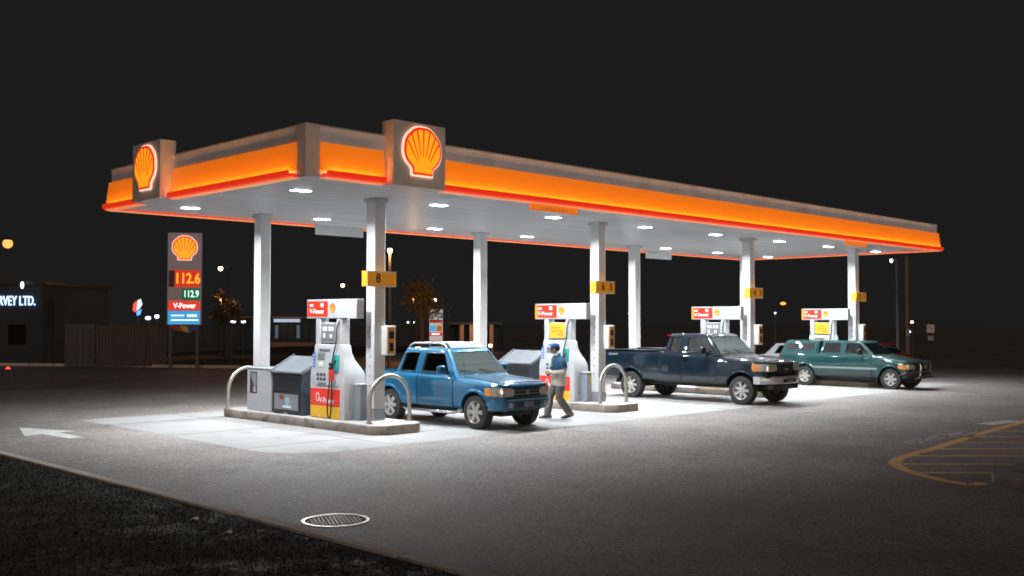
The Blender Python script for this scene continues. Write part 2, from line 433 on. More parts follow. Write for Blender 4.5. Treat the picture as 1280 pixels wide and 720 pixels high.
tag(b.build('yellow_hatching', 'yellowpaint'), kind='structure')
# raised kerbed island beyond the hatching
isl = [(1.75,-12.35),(1.85,-12.15),(2.2,-12.0),(3.0,-11.95),(6,-12.1),(16,-12.2),(16,-24),(2.5,-24),(1.9,-14)]
b = MB(); b.prism(ccw(isl), 'z', -.02, .14)
tag(b.build('raised_kerb_island', 'islandconc', bevel=.03), kind='structure')

# grass verge where the photographer stands, its kerb, blades and litter
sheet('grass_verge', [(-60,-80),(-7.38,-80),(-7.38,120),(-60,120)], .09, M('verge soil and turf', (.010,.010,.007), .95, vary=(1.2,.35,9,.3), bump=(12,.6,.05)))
b = MB()
y = -40.
while y < 60:
    b.box(-7.40, -7.22, y, y+2.985, -.05, .12); y += 3
tag(b.build('kerb', 'kerb', bevel=.02), kind='structure')
v = []; f = []
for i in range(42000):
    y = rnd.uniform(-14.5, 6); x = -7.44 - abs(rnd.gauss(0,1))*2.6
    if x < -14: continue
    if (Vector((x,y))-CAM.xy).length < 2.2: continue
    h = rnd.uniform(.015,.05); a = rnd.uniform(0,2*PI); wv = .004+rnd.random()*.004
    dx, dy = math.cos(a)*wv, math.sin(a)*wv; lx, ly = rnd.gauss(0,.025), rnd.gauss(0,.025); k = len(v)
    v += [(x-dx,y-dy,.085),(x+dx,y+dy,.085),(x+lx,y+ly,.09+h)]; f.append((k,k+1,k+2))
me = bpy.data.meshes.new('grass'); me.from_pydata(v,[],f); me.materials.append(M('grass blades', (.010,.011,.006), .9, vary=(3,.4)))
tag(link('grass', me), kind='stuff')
for (u, vv, lab) in ((243,650,'pale crumpled paper scrap lying on the dark verge, nearer the kerb'), (285,667,'pale paper scrap lying deeper in the grass of the dark verge')):
    d = at(u,vv,1)-CAM; p = CAM+d*((.14-CAM.z)/d.z)
    b = MB(); ring = [(math.cos(t)*.05*(1+.4*math.sin(3*t)), math.sin(t)*.035*(1+.3*math.cos(2*t)), .012*math.sin(2*t)+.012) for t in [k*PI/5 for k in range(10)]]
    b.add(ring+[(0,0,.035)], [(i,(i+1)%10,10) for i in range(10)]); 
    o = b.build('paper_scrap', 'linewhite', loc=p); tag(o, lab, 'litter', 'paper scraps on the verge')

# manhole: bright worn ring, patterned lid
c = (-6.44,-7.69,0); t = thing('manhole_cover', 'round iron manhole cover with bright worn rim set in the asphalt', 'manhole cover', c)
MB().lathe([(.36,.002),(.36,.012),(.40,.012),(.40,.002)], n=40).build('rim', M('worn bright iron', (.88,.84,.80), .33, metal=.9, vary=(9,.2)), t, smooth=40)
b = MB(); b.lathe([(.0,.006),(.358,.006)], n=40)
for i in range(-6,7):
    for j in range(-6,7):
        x, y = i*.052+(j%2)*.026, j*.05
        if x*x+y*y < .105: b.box(x-.017,x+.017,y-.010,y+.010,.004,.011,1)
b.build('lid', [M('cast iron', (.09,.08,.075), .5, metal=.4, vary=(9,.3)), M('lid studs', (.36,.33,.31), .4, metal=.8, vary=(12,.3))], t)

# ================================================================== canopy
X0, X1, Y0, Y1 = -3.14, 24.65, -2.07, 6.27
can = thing('canopy', 'long flat forecourt canopy with lit orange fascia and red edge above the pumps', 'canopy', (0,0,0))
poly = [(Y0+.02,5.10)]
n = 27; dy = (Y1-Y0-.04)/n
for i in range(n):
    y = Y0+.02+i*dy; poly += [(y+.008,5.02),(y+dy-.012,5.02),(y+dy-.008,5.034),(y+dy-.001,5.034)]
poly += [(Y1-.02,5.10)]
b = MB(); b.prism(poly, 'x', X0+.03, X1-.03); b.build('soffit', 'soffit', can)
MB().box(X0+.1,X1-.1,Y0+.1,Y1-.1,5.78,5.86).build('roof_deck', 'greyband', can)
# upper band, four sides
G = .06
for nm, bx in (('front',(X0+G,X1-G,Y0+G,Y0+G+.08)), ('back',(X0+G,X1-G,Y1-G-.08,Y1-G)), ('l',(X0+G,X0+G+.08,Y0+G+.08,Y1-G-.08)), ('r',(X1-G-.08,X1-G,Y0+G+.08,Y1-G-.08))):
    x0,x1,y0,y1 = bx
    b = MB(); b.box(x0,x1,y0,y1,5.10,5.93)
    long_x = x1-x0 > 1
    b.build('upper_band', 'greyband', can, bevel=.006)
    b = MB(); b.box(x0-.02,x1+.02,y0-.02,y1+.02,5.93,5.955); b.build('coping', 'grey', can)
# fascia runs: frame with local x along the run, local -y outward
def run(x, y, rz, ln, q0=.06, q1=.06):
    mtx = Matrix.Translation((x,y,0)) @ Matrix.Rotation(rz,4,'Z')
    def mk(name, prof, mat, k=1., par=can):
        b = MB(); b.prism(prof, 'x', q0*k, ln-q1*k); o = b.build(name, mat, par, fix=True); o.data.transform(mtx); return o
    p = mk('orange_fascia', [(.02,5.63),(-.05,5.12),(-.05,5.10),(.055,5.10),(.055,5.63)], 'fasciaorange', .2)
    r = mk('red_edge', [(-.09,4.985),(-.14,4.995),(-.16,5.02),(-.16,5.075),(-.145,5.105),(-.125,5.105),(-.125,5.01),(-.09,5.01)], 'fasciared')
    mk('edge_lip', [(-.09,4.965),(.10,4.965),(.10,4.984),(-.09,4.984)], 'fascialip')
    mk('light_strip', [(-.12,5.05),(-.09,5.05),(-.09,5.065),(-.12,5.065)], 'strip', 2.0, par=p)
    mk('edge_backing', [(-.125,4.986),(.05,4.986),(.05,5.05),(-.125,5.05)], 'fasciared', par=r)
    # end trims
run(X0+.30, Y0, 0, -1.36-(X0+.30))
for xa, xb in ((.04,6.2),(6.2,12.3),(12.3,18.5),(18.5,X1)): run(xa, Y0, 0, xb-xa, .003 if xa > 1 else .02, .003)
run(X0, 3.03, -PI/2, 3.03-(Y0+.30))
run(X0, Y1, -PI/2, Y1-4.42)
run(X1, Y1, PI, X1-X0)
run(X1, Y0, PI/2, Y1-Y0)
# corner casing: two faces full height
b = MB(); b.prism(ccw([(X0-.02,Y0-.02),(X0+.30,Y0-.02),(X0+.30,Y0+.05),(X0+.05,Y0+.05),(X0+.05,Y0+.30),(X0-.02,Y0+.30)]), 'z', 4.965, 5.95)
b.build('corner_casing', 'logobox', can, bevel=.03)

# emblem: a scalloped fan on a stubby base
def fan(s=1., grow=0.):
    pts = []; n = 56
    for i in range(n+1):
        a = R(-32) + (R(212)-R(-32))*i/n
        r = .5 + .012*abs(math.sin((a-R(90))*4.2)) + grow
        pts.append((r*math.cos(a), .08+r*math.sin(a)*.96))
    g = grow
    pts += [(-.30-g,-.30-g*.2),(-.275-g,-.335),(-.265-g,-.455-g),(.265+g,-.455-g),(.275+g,-.335),(.30+g,-.30-g*.2)]
    return [(x*s,z*s) for x,z in pts]
def emblem(parent, c, s, d=1., name='emblem', lit=True):
    """emblem facing local -y at c; layers step outwards by a few centimetres"""
    def lay(nm, pl, a, bb, mat, par):
        b = MB(); b.prism([(c[0]+x, c[2]+z) for x,z in pl], 'y', c[1]-a*d, c[1]-bb*d); return b.build(nm, mat, par, fix=True)
    if lit:
        h = lay('halo', fan(s,.032), .012, .035, 'halo', parent)
    o = lay(name, fan(s), .035 if lit else .0, .06 if lit else .008, 'shellred' if lit else 'red', parent)
    lay('fan_face', fan(s*.90,-.0), .06 if lit else .008, .072 if lit else .012, 'shellyellow' if lit else 'yellowlabel', o)
    b = MB(); yb = c[1]-(.072 if lit else .012)*d; yf = yb-.004*d
    for k in range(-3,4):
        a = R(90)+k*R(24.5)
        a = R(90)+k*R(23); p1 = Vector((math.cos(a)*.455*s, (.08+math.sin(a)*.44)*s)); p0 = Vector((0,-.44*s)).lerp(p1, .40)
        dn = (p1-p0).normalized(); nn = Vector((-dn.y,dn.x)); w0, w1 = .008*s, .020*s
        q = [p0-nn*w0,p1-nn*w1,p1+nn*w1,p0+nn*w0]
        b.prism([(c[0]+t.x,c[2]+t.y) for t in q], 'y', yb, yf)
    b.build('fan_ribs', 'shellred' if lit else 'red', o, fix=True)
    return o
def logo_sign(label, loc, rz):
    t = thing('emblem_sign', label, 'sign', loc, rz, 'emblem signs on the canopy')
    MB().box(-.66,.66,-.17,.20,0,1.27).build('housing', 'logobox', t, bevel=.012)
    emblem(t, (.03,-.17,.66), .92, 1.)
    return t
logo_sign('square sign box with glowing yellow and red fan emblem on the long front fascia', (-.66,Y0-.06,4.965), 0)
logo_sign('square sign box with glowing yellow and red fan emblem on the short end fascia', (X0-.10,3.725,4.985), -PI/2)

# lamps under the canopy
n_l = 0
lx = [-1.85,1.87,5.75,9.58,13.1,16.85,20.2,23.9]
ordn = ['first','second','third','fourth','fifth','sixth','seventh','last']
for j, y in enumerate((.05,4.7)):
    for i, x in enumerate(lx):
        t = thing('canopy_light', f'{ordn[i]} white soffit light from the near end in the {"front" if j==0 else "back"} row', 'light', (x,y,5.02), 0, 'lights under the canopy')
        b = MB(); b.box(-.23,.23,-.14,.14,-.012,.012); b.build('housing', 'white', t, bevel=.01)
        MB().box(-.19,-.03,-.10,.10,-.018,-.012).build('lens', 'canopylens', t)
        MB().box(.03,.19,-.10,.10,-.018,-.012).build('lens', 'canopylens', t)
        ld = bpy.data.lights.new('lamp', 'AREA'); ld.shape = 'RECTANGLE'; ld.size = .36; ld.size_y = .18
        ld.energy = 236; ld.color = (.93,.97,1.0); ld.spread = R(151)
        lo = bpy.data.objects.new('lamp', ld); COL.objects.link(lo); lo.parent = t; lo.location = (0,0,-.03)

# columns
CX = [0,7.48,14.95,22.11]; CW = 4.62
def column(x, y, label):
    t = thing('canopy_column', label, 'column', (x+.15,y+.15,0), 0, 'canopy columns')
    MB().box(-.15,.15,-.15,.15,.46,5.02).build('shaft', 'white', t, bevel=.018)
    MB().box(-.156,.156,-.156,.156,.0,.46).build('base_sleeve', 'midgrey', t, bevel=.012)
    MB().box(-.19,.19,-.19,.19,4.93,5.018).build('capital', 'white', t, bevel=.01)
    b = MB()
    if y < 1:
        for k in range(7):
            z = .95+k*.21; b.prism([(0,z-.035),(.022,z),(0,z+.035),(-.022,z)], 'x', -.153, -.150)
            b.box(-.012,.012,-.153,-.150,0,0)
        b.build('decal', 'midgrey', t, fix=True)
    return t
fl = ['white front column carrying number 8 by the nearest pump', 'white front column carrying numbers 6 and 5 behind the walking person', 'white front column carrying numbers 4 and 3 behind the dark pickup', 'white front column at the far end behind the teal pickup, carrying numbers 2 and 1']
bl = ['white back column rising behind the nearest grey cabinet', 'white back column behind the roof of the blue pickup', 'white back column behind the bed of the dark pickup', 'white back column at the far end, behind the front column with numbers 4 and 3']
for i, x in enumerate(CX):
    column(x, 0, fl[i]); column(x, CW, bl[i])

# number panels, call boxes
nums = [('8',''),('6','5'),('4','3'),('2','1')]
for i, x in enumerate(CX):
    a, c = nums[i]
    t = thing('number_panel', ['yellow panel with a lone numeral eight on the nearest front column','yellow panel reading six and five on the column behind the person','yellow panel reading four and three on the column behind the dark pickup','yellow panel reading two and one on the column behind the teal pickup'][i], 'number sign', (x,0,3.09))
    MB().box(-.35,.43,-.21,-.012,0,.33).build('panel', 'callyellow', t, bevel=.008)
    text('numeral', a, .27, 'darkink', t, face_front(-.06,-.213,.165), bold=.02)
    if c: text('numeral', c, .27, 'darkink', t, face_front(.27,-.213,.165), bold=.02)
    b = MB(); b.box(-.35,.43,-.215,-.21,0,.022); b.box(-.35,.43,-.215,-.21,.308,.33); b.build('trim', 'white', t)
    t = thing('call_box', ['orange call box on the column with number 8','orange call box on the column with numbers 6 and 5','orange call box on the column with numbers 4 and 3','orange call box on the column with numbers 2 and 1'][i], 'call box', (x,0,1.61), 0, 'call boxes on the columns')
    MB().box(.18,.43,-.20,-.008,0,.64).build('case', 'white', t, bevel=.02)
    b = MB(); b.box(.205,.405,-.208,-.200,.04,.60); b.build('face', 'orangelabel', t, bevel=.008)
    b = MB(); b.box(.24,.37,-.222,-.208,.36,.52); b.box(.25,.36,-.218,-.208,.09,.27); b.build('handset', 'darkink', t, bevel=.01)
# small panels hanging below the fascia
for k, (x, y, lx_, lab, mat) in enumerate(((2.75,-2.02,1.6,'orange strip sign with dark lettering hanging under the front edge, nearer the emblem','callyellow'), (17.4,-2.02,1.5,'orange strip sign hanging under the front edge near the far end','callyellow'))):
    t = thing('hanging_sign', lab, 'sign', (x,y,4.82))
    MB().box(0,lx_,0,.03,0,.145).build('panel', M('lit orange strip sign', (.8,.25,.03), .4, emit=(1.,.22,.015), estr=.45), t)
    if k == 0: text('lettering', 'Clearance 4.6 m', .12, 'orangelabel', t, face_front(lx_/2,-.004,.07))
for x, lx_, lab in ((2.6,1.62,'white panel hanging under the back edge, above the nearest pump'), (17.46,1.6,'white panel hanging under the back edge towards the far end')):
    if lx_:
        t = thing('hanging_board', lab, 'sign', (x,6.05,4.74), 0)
        MB().box(0,lx_,0,.04,0,.30).build('board', 'white', t, bevel=.005)
        MB().box(.1,.13,.01,.03,.30,.34).box(lx_-.13,lx_-.1,.01,.03,.30,.34).build('bracket', 'grey', t)

# ================================================================== islands, hoops
def island(x, lab):
    c = .24
    poly = [(-.68+c,-1.0),(.66-c,-1.0),(.66,-1.0+c),(.66,5.35-c),(.66-c,5.35),(-.68+c,5.35),(-.68,5.35-c),(-.68,-1.0+c)]
    t = thing('pump_island', lab, 'island', (x,0,0), 0, 'raised pump islands')
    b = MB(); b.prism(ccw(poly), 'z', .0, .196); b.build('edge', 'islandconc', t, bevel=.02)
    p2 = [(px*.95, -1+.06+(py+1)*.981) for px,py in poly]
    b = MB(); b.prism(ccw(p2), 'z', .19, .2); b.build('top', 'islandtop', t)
    return t
il = ['raised concrete pump island nearest the verge, with the grey cabinet on it','raised concrete pump island behind the walking person','raised concrete pump island behind the dark pickup','raised concrete pump island behind the teal pickup']
for i, x in enumerate(CX): island(x, il[i])
def hoop(x, y, lab):
    t = thing('hoop_barrier', lab, 'barrier', (x,y,.2), 0, 'bent steel guard hoops')
    w_, h = .54, .99; r = .44
    pts = [(-w_,0,0),(-w_,0,h-w_)] + [(-w_*math.cos(a),0,h-w_+w_*math.sin(a)) for a in [k*PI/16 for k in range(1,16)]] + [(w_,0,h-w_),(w_,0,0)]
    MB().tube(pts, .045, 12).build('pipe', 'galv', t, smooth=40)
    b = MB()
    for s in (-1,1): b.lathe([(.085,0),(.085,.018),(.05,.022)], c=(s*w_,0,0), n=16)
    b.build('foot_flange', 'galv', t, smooth=40)
hoop(.10,-.42,'bent steel guard hoop standing just before the column with number 8')
hoop(-.02,5.12,'bent steel guard hoop at the back of the nearest island, beside the grey cabinet')
hoop(7.58,-.42,'bent steel guard hoop on the island between the person and the dark pickup')

# ================================================================== pumps
def ring(w_, d, z, r=.04, cy_=0.):
    pts = []
    for sx, sy, a0 in ((1,1,0),(-1,1,90),(-1,-1,180),(1,-1,270)):
        for k in range(4):
            a = R(a0+k*30); pts.append((sx*(w_-r)+r*math.cos(a), cy_+sy*(d-r)+r*math.sin(a), z))
    return pts
def pump(x, label, display):
    t = thing('fuel_pump', label, 'fuel pump', (x-.10,1.15,.2), -PI/2, 'fuel pumps on the islands')
    b = MB(); b.loft([ring(.64,.285,0,.04,-.03),ring(.65,.295,.06,.04,-.025),ring(.65,.295,.92,.04,-.025),ring(.64,.28,1.02,.04,-.035),ring(.605,.235,1.15,.04,-.075),ring(.555,.18,1.30,.04,-.125),ring(.53,.145,1.45,.04,-.155),ring(.52,.135,1.60,.04,-.165),ring(.50,.12,1.64,.04,-.17)])
    b.build('body', 'pumpwhite', t, smooth=30)
    # upper cabinet: two posts and a display
    for s in (-1,1):
        MB().box(min(s*.30,s*.48),max(s*.30,s*.48),-.29,-.05,1.62,2.205).build('post', 'pumpwhite', t, bevel=.02)
    d = MB(); d.box(-.30,.30,-.27,-.07,1.66,2.12)
    dp = d.build('display_unit', 'grey', t, bevel=.02)
    if display == 'poster':
        MB().box(-.27,.27,-.285,-.27,1.70,2.10).build('poster', 'yellowlabel', dp)
        b = MB(); b.box(-.2,.12,-.289,-.285,1.96,2.0); b.box(-.2,.2,-.289,-.285,1.86,1.9); b.box(.02,.2,-.289,-.285,1.76,1.82); b.build('poster_print', 'orangelabel', dp)
    else:
        MB().box(-.26,.26,-.283,-.27,1.72,2.08).build('screen', 'screen', dp, bevel=.005)
        b = MB(); b.box(-.22,-.05,-.287,-.283,1.93,2.03); b.box(.0,.2,-.287,-.283,1.93,2.03); b.box(-.2,-.12,-.287,-.283,1.78,1.88); b.box(.05,.14,-.287,-.283,1.78,1.86); b.build('digits', 'whiteink', dp)
    # header board
    h = MB(); h.box(-.82,1.05,-.30,-.10,2.205,2.63); hb = h.build('header', 'pumpwhite', t, bevel=.015)
    hx = -.82
    MB().box(hx+(.11 if x > 1 else .03),hx+.82,-.306,-.300,2.25,2.59).build('red_board', 'signred', hb)
    if x > 1: MB().box(hx+.012,hx+.095,-.305,-.300,2.225,2.61).build('yellow_strip', 'callyellow', hb)
    MB().box(hx-.004,hx+.03,-.29,-.11,2.23,2.61).build('end_light', 'callyellow', hb)
    text('lettering', 'V-Power', .155, 'whiteink', hb, face_front(hx+.40,-.308,2.36), bold=.03)
    MB().box(hx+.12,hx+.26,-.3085,-.306,2.47,2.53).build('lettering', 'whiteink', hb); MB().box(hx+.55,hx+.66,-.3085,-.306,2.46,2.55).build('lettering', 'whiteink', hb)
    emblem(hb, (hx+1.0,-.300,2.43), .19, 1., lit=False)
    # lower panels
    MB().box(-.61,.50,-.328,-.320,.28,.66).build('red_panel', 'signred', t, bevel=.003)
    MB().box(-.61,.50,-.327,-.320,.02,.275).build('yellow_panel', 'yellowlabel', t, bevel=.003)
    text('lettering', 'V-Power', .17, 'whiteink', t, face_front(.02,-.330,.40), bold=.02, sx=.95)
    o = text('lettering', 'O', .30, 'whiteink', t, face_front(-.33,-.330,.46), bold=-.0, sx=.6)
    # instrument plate
    MB().loft([ring(.44,.05,.74,.02,-.285), ring(.44,.05,1.56,.02,-.265)]).build('control_plate', 'pumpwhite', t, smooth=30)
    MB().box(-.35,-.07,-.328,-.300,1.29,1.45).build('display', 'screen', t, bevel=.006)
    MB().box(-.30,-.16,-.336,-.31,1.13,1.24).build('card_reader', 'whiteink', t, bevel=.01)
    b = MB()
    for i in range(3):
        for j in range(2):
            b.box(-.36+i*.125,-.28+i*.125,-.345,-.325,.84+j*.10,.90+j*.10)
    b.build('grade_buttons', 'charcoal', t, bevel=.012)
    b = MB()
    for j in range(4): b.lathe([(.0,-.352),(.033,-.352),(.036,-.31)], 'y', (.14,0,.90+j*.10), 12)
    b.build('keypad', 'blackplastic', t, smooth=40)
    MB().box(-.55,-.47,-.318,-.28,1.12,1.44).build('blue_label', 'bluelabel', t)
    b = MB()
    for j in range(4): b.box(-.535,-.485,-.3215,-.318,1.16+j*.07,1.19+j*.07)
    b.build('label_print', 'whiteink', t)
    MB().box(-.28,.12,-.323,-.300,1.48,1.53).build('notice', 'lidgrey', t)
    MB().box(-.32,.0,-.342,-.32,.745,.80).build('receipt_slot', 'lidgrey', t, bevel=.01)
    # nozzle boot, nozzle, hose
    MB().box(.27,.45,-.365,-.27,1.05,1.42).build('nozzle_boot', 'teal', t, bevel=.03)
    z = thing('nozzle', None, None); z.parent = t
    nb = MB(); nb.tube([(.36,-.44,.84),(.37,-.45,.98),(.36,-.43,1.10)], [.035,.05,.038], 10)
    nb.box(.33,.39,-.50,-.46,.88,1.06)
    nb.build('grip', 'red', z, smooth=50)
    MB().tube([(.36,-.43,1.10),(.37,-.41,1.20),(.40,-.37,1.30)], [.028,.022,.018], 8).build('spout', 'blackplastic', z, smooth=50)
    hp = [(.44,-.27,2.20),(.43,-.36,2.0),(.42,-.36,1.75),(.37,-.40,1.45),(.33,-.44,1.1),(.30,-.46,.8),(.24,-.46,.4),(.22,-.45,.15),(.27,-.45,.05),(.33,-.45,.10),(.36,-.45,.4),(.36,-.44,.84)]
    sm = []
    for i in range(len(hp)-1):
        p0,p1,p2,p3 = [Vector(hp[max(0,min(len(hp)-1,i+k))]) for k in (-1,0,1,2)]
        for q in range(4):
            s = q/4; sm.append(.5*((2*p1)+(-p0+p2)*s+(2*p0-5*p1+4*p2-p3)*s*s+(-p0+3*p1-3*p2+p3)*s**3))
    sm.append(Vector(hp[-1]))
    MB().tube(sm, .016, 8).build('hose', 'black', t, smooth=60)
    # side label and vents
    MB().box(.652,.656,-.2,.16,.2,.8).build('side_panel', 'grey', t)
    return t
pl = ['white fuel pump on the island nearest the verge, its display grey','white fuel pump behind the walking person, with a yellow poster','white fuel pump with grey display behind the dark pickup','white fuel pump with yellow poster behind the teal pickup']
for i, x in enumerate(CX): pump(x, pl[i], 'poster' if i in (1,3) else 'grey')

# grey waste boxes between pump and column
for i, (lab, extra) in enumerate((('grey blue waste box between the nearest pump and the column with number 8',0), ('grey waste box with yellow top label beside the column with numbers 6 and 5',1))):
    t = thing('waste_box', lab, 'waste box', (CX[i]+.04,.37,.2))
    MB().box(-.22,.24,-.115,.115,.0,.76).build('body', M('blue grey box paint', (.24,.29,.34), .4, vary=(4,.1)), t, bevel=.015)
    MB().box(-.235,.255,-.13,.118,.76,.79).build('lid', 'pumpwhite', t, bevel=.01)
    MB().box(-.20,.0,-.119,-.115,.06,.70).build('door', 'midgrey' if not extra else 'grey', t)
    if extra: MB().box(-.1,.2,-.124,-.1155,.50,.70).build('label', 'yellowlabel', t)

# windscreen-service bins
def bin_(x, lab, poster):
    t = thing('service_bin', lab, 'bin', (x-.45,2.68,.2), -PI/2, 'charcoal bins with pitched lids')
    W_ = .62
    prof = [(0,.0),(.0,.96),(.60,1.28),(.80,1.10),(.86,.94),(.86,0)]
    b = MB(); b.prism([(y,z) for y,z in prof], 'x', -W_, W_); b.build('body', 'charcoal', t, bevel=.02, fix=True)
    b = MB(); b.prism([(-.035,.945),(-.03,.985),(.60,1.325),(.83,1.115),(.80,1.09),(.60,1.285)], 'x', -W_-.03, W_+.03); b.build('lid', 'lidgrey', t, bevel=.008, fix=True)
    for s in (-1,1):
        b = MB(); b.prism([(-.045,.93),(-.04,1.01),(.60,1.36),(.85,1.13),(.80,1.08),(.60,1.27)], 'x', s*(W_+.0), s*(W_+.05)); b.build('lid_rim', 'lidgrey', t, bevel=.006, fix=True)
    MB().box(-W_+.08,W_-.08,-.018,0,.56,.90).build('flap', 'blackplastic', t, bevel=.02)
    b = MB(); b.box(-W_+.06,W_-.06,-.022,0,.06,.52); fr = b.build('poster_frame', 'blackplastic', t, bevel=.015)
    b = MB(); b.box(-W_+.13,W_-.13,-.026,-.022,.11,.47); b.build('poster', 'midgrey', fr)
    if poster:
        b = MB(); b.lathe([(0,-.030),(.085,-.030),(.09,-.026)], 'y', (.05,0,.31), 20); b.build('poster_badge', M('pale blue print', (.30,.48,.66), .4), fr)
        b = MB(); b.box(-.27,-.08,-.0285,-.026,.34,.44); b.build('poster_print', M('dark red print', (.25,.03,.03), .4), fr)
        b = MB()
        for q, (xa, xb) in enumerate(((-.14,-.09),(-.08,-.03),(-.02,.03),(.04,.10),(.11,.15),(.16,.21))): b.box(xa,xb,-.0285,-.026,.15,.20+.015*(q%2))
        b.build('poster_lettering', 'whiteink', fr)
        b = MB(); b.box(-.05,.05,-.05,-.018,.0,.05); b.build('latch', 'steel', t, bevel=.01)
    return t
bin_(CX[0], 'charcoal bin with pitched lid and poster, between the grey cabinet and the nearest pump', True)
bin_(CX[1], 'charcoal bin with pitched lid behind the hood of the blue pickup', False)
t = thing('grey_cabinet', 'plain light grey steel cabinet with dark poster at the back of the nearest island', 'cabinet', (-.45,3.88,.2), -PI/2)
MB().box(-.545,.52,0,.78,0,1.0).build('case', 'grey', t, bevel=.012)
MB().box(-.56,.535,-.012,.79,1.0,1.025).build('top', 'midgrey', t, bevel=.006)
MB().box(-.41,-.10,-.006,0,.42,.93).build('poster', 'charcoal', t)
b = MB(); b.prism([(-.40,.90),(-.12,.90),(-.12,.62),(-.2,.56)], 'y', -.0085, -.006); b.build('poster_print', 'midgrey', t, fix=True)
b = MB(); b.lathe([(0,-.010),(.06,-.010),(.06,-.006)], 'y', (-.2,0,.53), 14); b.box(-.27,-.13,-.0095,-.006,.45,.5); b.build('poster_print', M('pale pink print', (.5,.3,.32), .5), t)
# ================================================================== vehicles (local: +y forward, +x right-hand side)
def vgrid(bvh, corners, d, nu, nv, off, depth=.02, rnd_=0., reach=.72):
    """a panel that follows the body: grid between 4 corner points, cast along d on to the body, lifted by off"""
    p00,p10,p11,p01 = [Vector(c) for c in corners]; d = Vector(d).normalized(); top = []
    for j in range(nv+1):
        for i in range(nu+1):
            u, w_ = i/nu, j/nv
            if rnd_:
                a, c = 2*u-1, 2*w_-1; u = .5+.5*a*math.sqrt(1-rnd_*c*c/2); w_ = .5+.5*c*math.sqrt(1-rnd_*a*a/2)
            p = (p00*(1-u)+p10*u)*(1-w_) + (p01*(1-u)+p11*u)*w_
            h, nrm, _, _ = bvh.ray_cast(p - d*3, d)
            if h is not None and (h-p).dot(d) > reach: h = None
            if h is None:
                cc = (p00+p10+p11+p01)/4
                for k in range(1,30):
                    h, nrm, _, _ = bvh.ray_cast(p.lerp(cc, k*.02) - d*3, d)
                    if h is not None and (h-p).dot(d) <= reach: break
                else: h = p; nrm = -d
            if nrm.dot(d) > 0: nrm = -nrm
            top.append(h + (nrm*.6 - d*.4).normalized()*off)
    v = list(top); W_ = nu+1
    f = [(j*W_+i, j*W_+i+1, (j+1)*W_+i+1, (j+1)*W_+i) for j in range(nv) for i in range(nu)]
    edge = [i for i in range(W_)] + [j*W_+nu for j in range(1,nv+1)] + [nv*W_+i for i in range(nu-1,-1,-1)] + [j*W_ for j in range(nv-1,0,-1)]
    k = len(v); v += [v[e] + d*(off+depth) for e in edge]
    n = len(edge)
    f += [(edge[(i+1)%n], edge[i], k+i, k+(i+1)%n) for i in range(n)]
    return v, f
def pane(pts, nrm, th=.006):
    n = Vector(nrm).normalized()*th; m = len(pts); v = [Vector(p) for p in pts] + [Vector(p)-n for p in pts]
    return v, [tuple(range(m)), tuple(range(m,2*m))[::-1]] + [(i,m+i,m+(i+1)%m,(i+1)%m) for i in range(m)]

def wheel(parent, c, side, r, w_, spokes, rim_mat, spoke_w, rr=.62, style='alloy'):
    """side=+1: outer face towards +x"""
    t = thing('wheel', None, None); t.parent = parent; t.location = c
    s = side
    prof = [(r*rr,-w_/2),(r*.86,-w_/2),(r*.965,-w_*.44),(r,-w_*.30),(r,w_*.30),(r*.965,w_*.44),(r*.86,w_/2),(r*rr,w_/2)]
    b = MB(); b.lathe([(a,h*s) for a,h in prof], 'x', n=36, cap=False)
    # tread blocks
    for k in range(36):
        a = 2*PI*k/36
        for q in (-1,1):
            cx, cz = math.cos(a)*r, math.sin(a)*r; tx, tz = -math.sin(a)*r*.05, math.cos(a)*r*.05
            x0, x1 = sorted((q*w_*.08, q*w_*.36)); e = 1.012
            b.add([(x0,cx-tx,cz-tz),(x1,cx-tx,cz-tz),(x1,cx+tx,cz+tz),(x0,cx+tx,cz+tz),(x0,(cx-tx)*e,(cz-tz)*e),(x1,(cx-tx)*e,(cz-tz)*e),(x1,(cx+tx)*e,(cz+tz)*e),(x0,(cx+tx)*e,(cz+tz)*e)],
                  [(4,5,6,7),(0,1,5,4),(1,2,6,5),(2,3,7,6),(3,0,4,7)])
    b.build('tyre', 'tyre', t, smooth=35, fix=True)
    R_ = r*rr
    b = MB(); b.lathe([(R_*.80,-w_*.3*s),(R_*.86,w_*.2*s),(R_*.95,w_*.42*s),(R_*1.02,w_*.47*s),(R_*1.02,w_*.40*s),(R_*1.0,-w_*.3*s)], 'x', n=32, cap=False)
    for k in range(spokes):
        a = 2*PI*k/spokes
        ca, sa = math.cos(a), math.sin(a)
        def P(rad, tan, x): return (x*s, ca*rad - sa*tan, sa*rad + ca*tan)
        w0, w1 = R_*spoke_w*.75, R_*spoke_w
        x0, x1, xd = w_*.40, w_*.36, w_*.22
        b.add([P(R_*.1,-w0,x0),P(R_*.1,w0,x0),P(R_*.92,w1,x1),P(R_*.92,-w1,x1),P(R_*.1,-w0,xd),P(R_*.1,w0,xd),P(R_*.92,w1,xd),P(R_*.92,-w1,xd)],
              [(0,1,2,3),(0,4,5,1),(1,5,6,2),(2,6,7,3),(3,7,4,0)])
    b.lathe([(0,w_*.46*s),(R_*.20,w_*.46*s),(R_*.26,w_*.40*s),(R_*.26,w_*.2*s)], 'x', n=20, cap=False)
    b.build('rim', rim_mat, t, smooth=35, fix=True)
    MB().lathe([(0,w_*.12*s),(R_*.9,w_*.12*s)], 'x', n=24, cap=False).build('brake_disc', 'blackplastic', t)
    return t

def interp(st, y):
    st = sorted(st); 
    if y <= st[0][0]: return st[0][1:]
    for a, b_ in zip(st, st[1:]):
        if y <= b_[0]:
            k = (y-a[0])/(b_[0]-a[0]); return tuple(p+(q-p)*k for p,q in zip(a[1:], b_[1:]))
    return st[-1][1:]

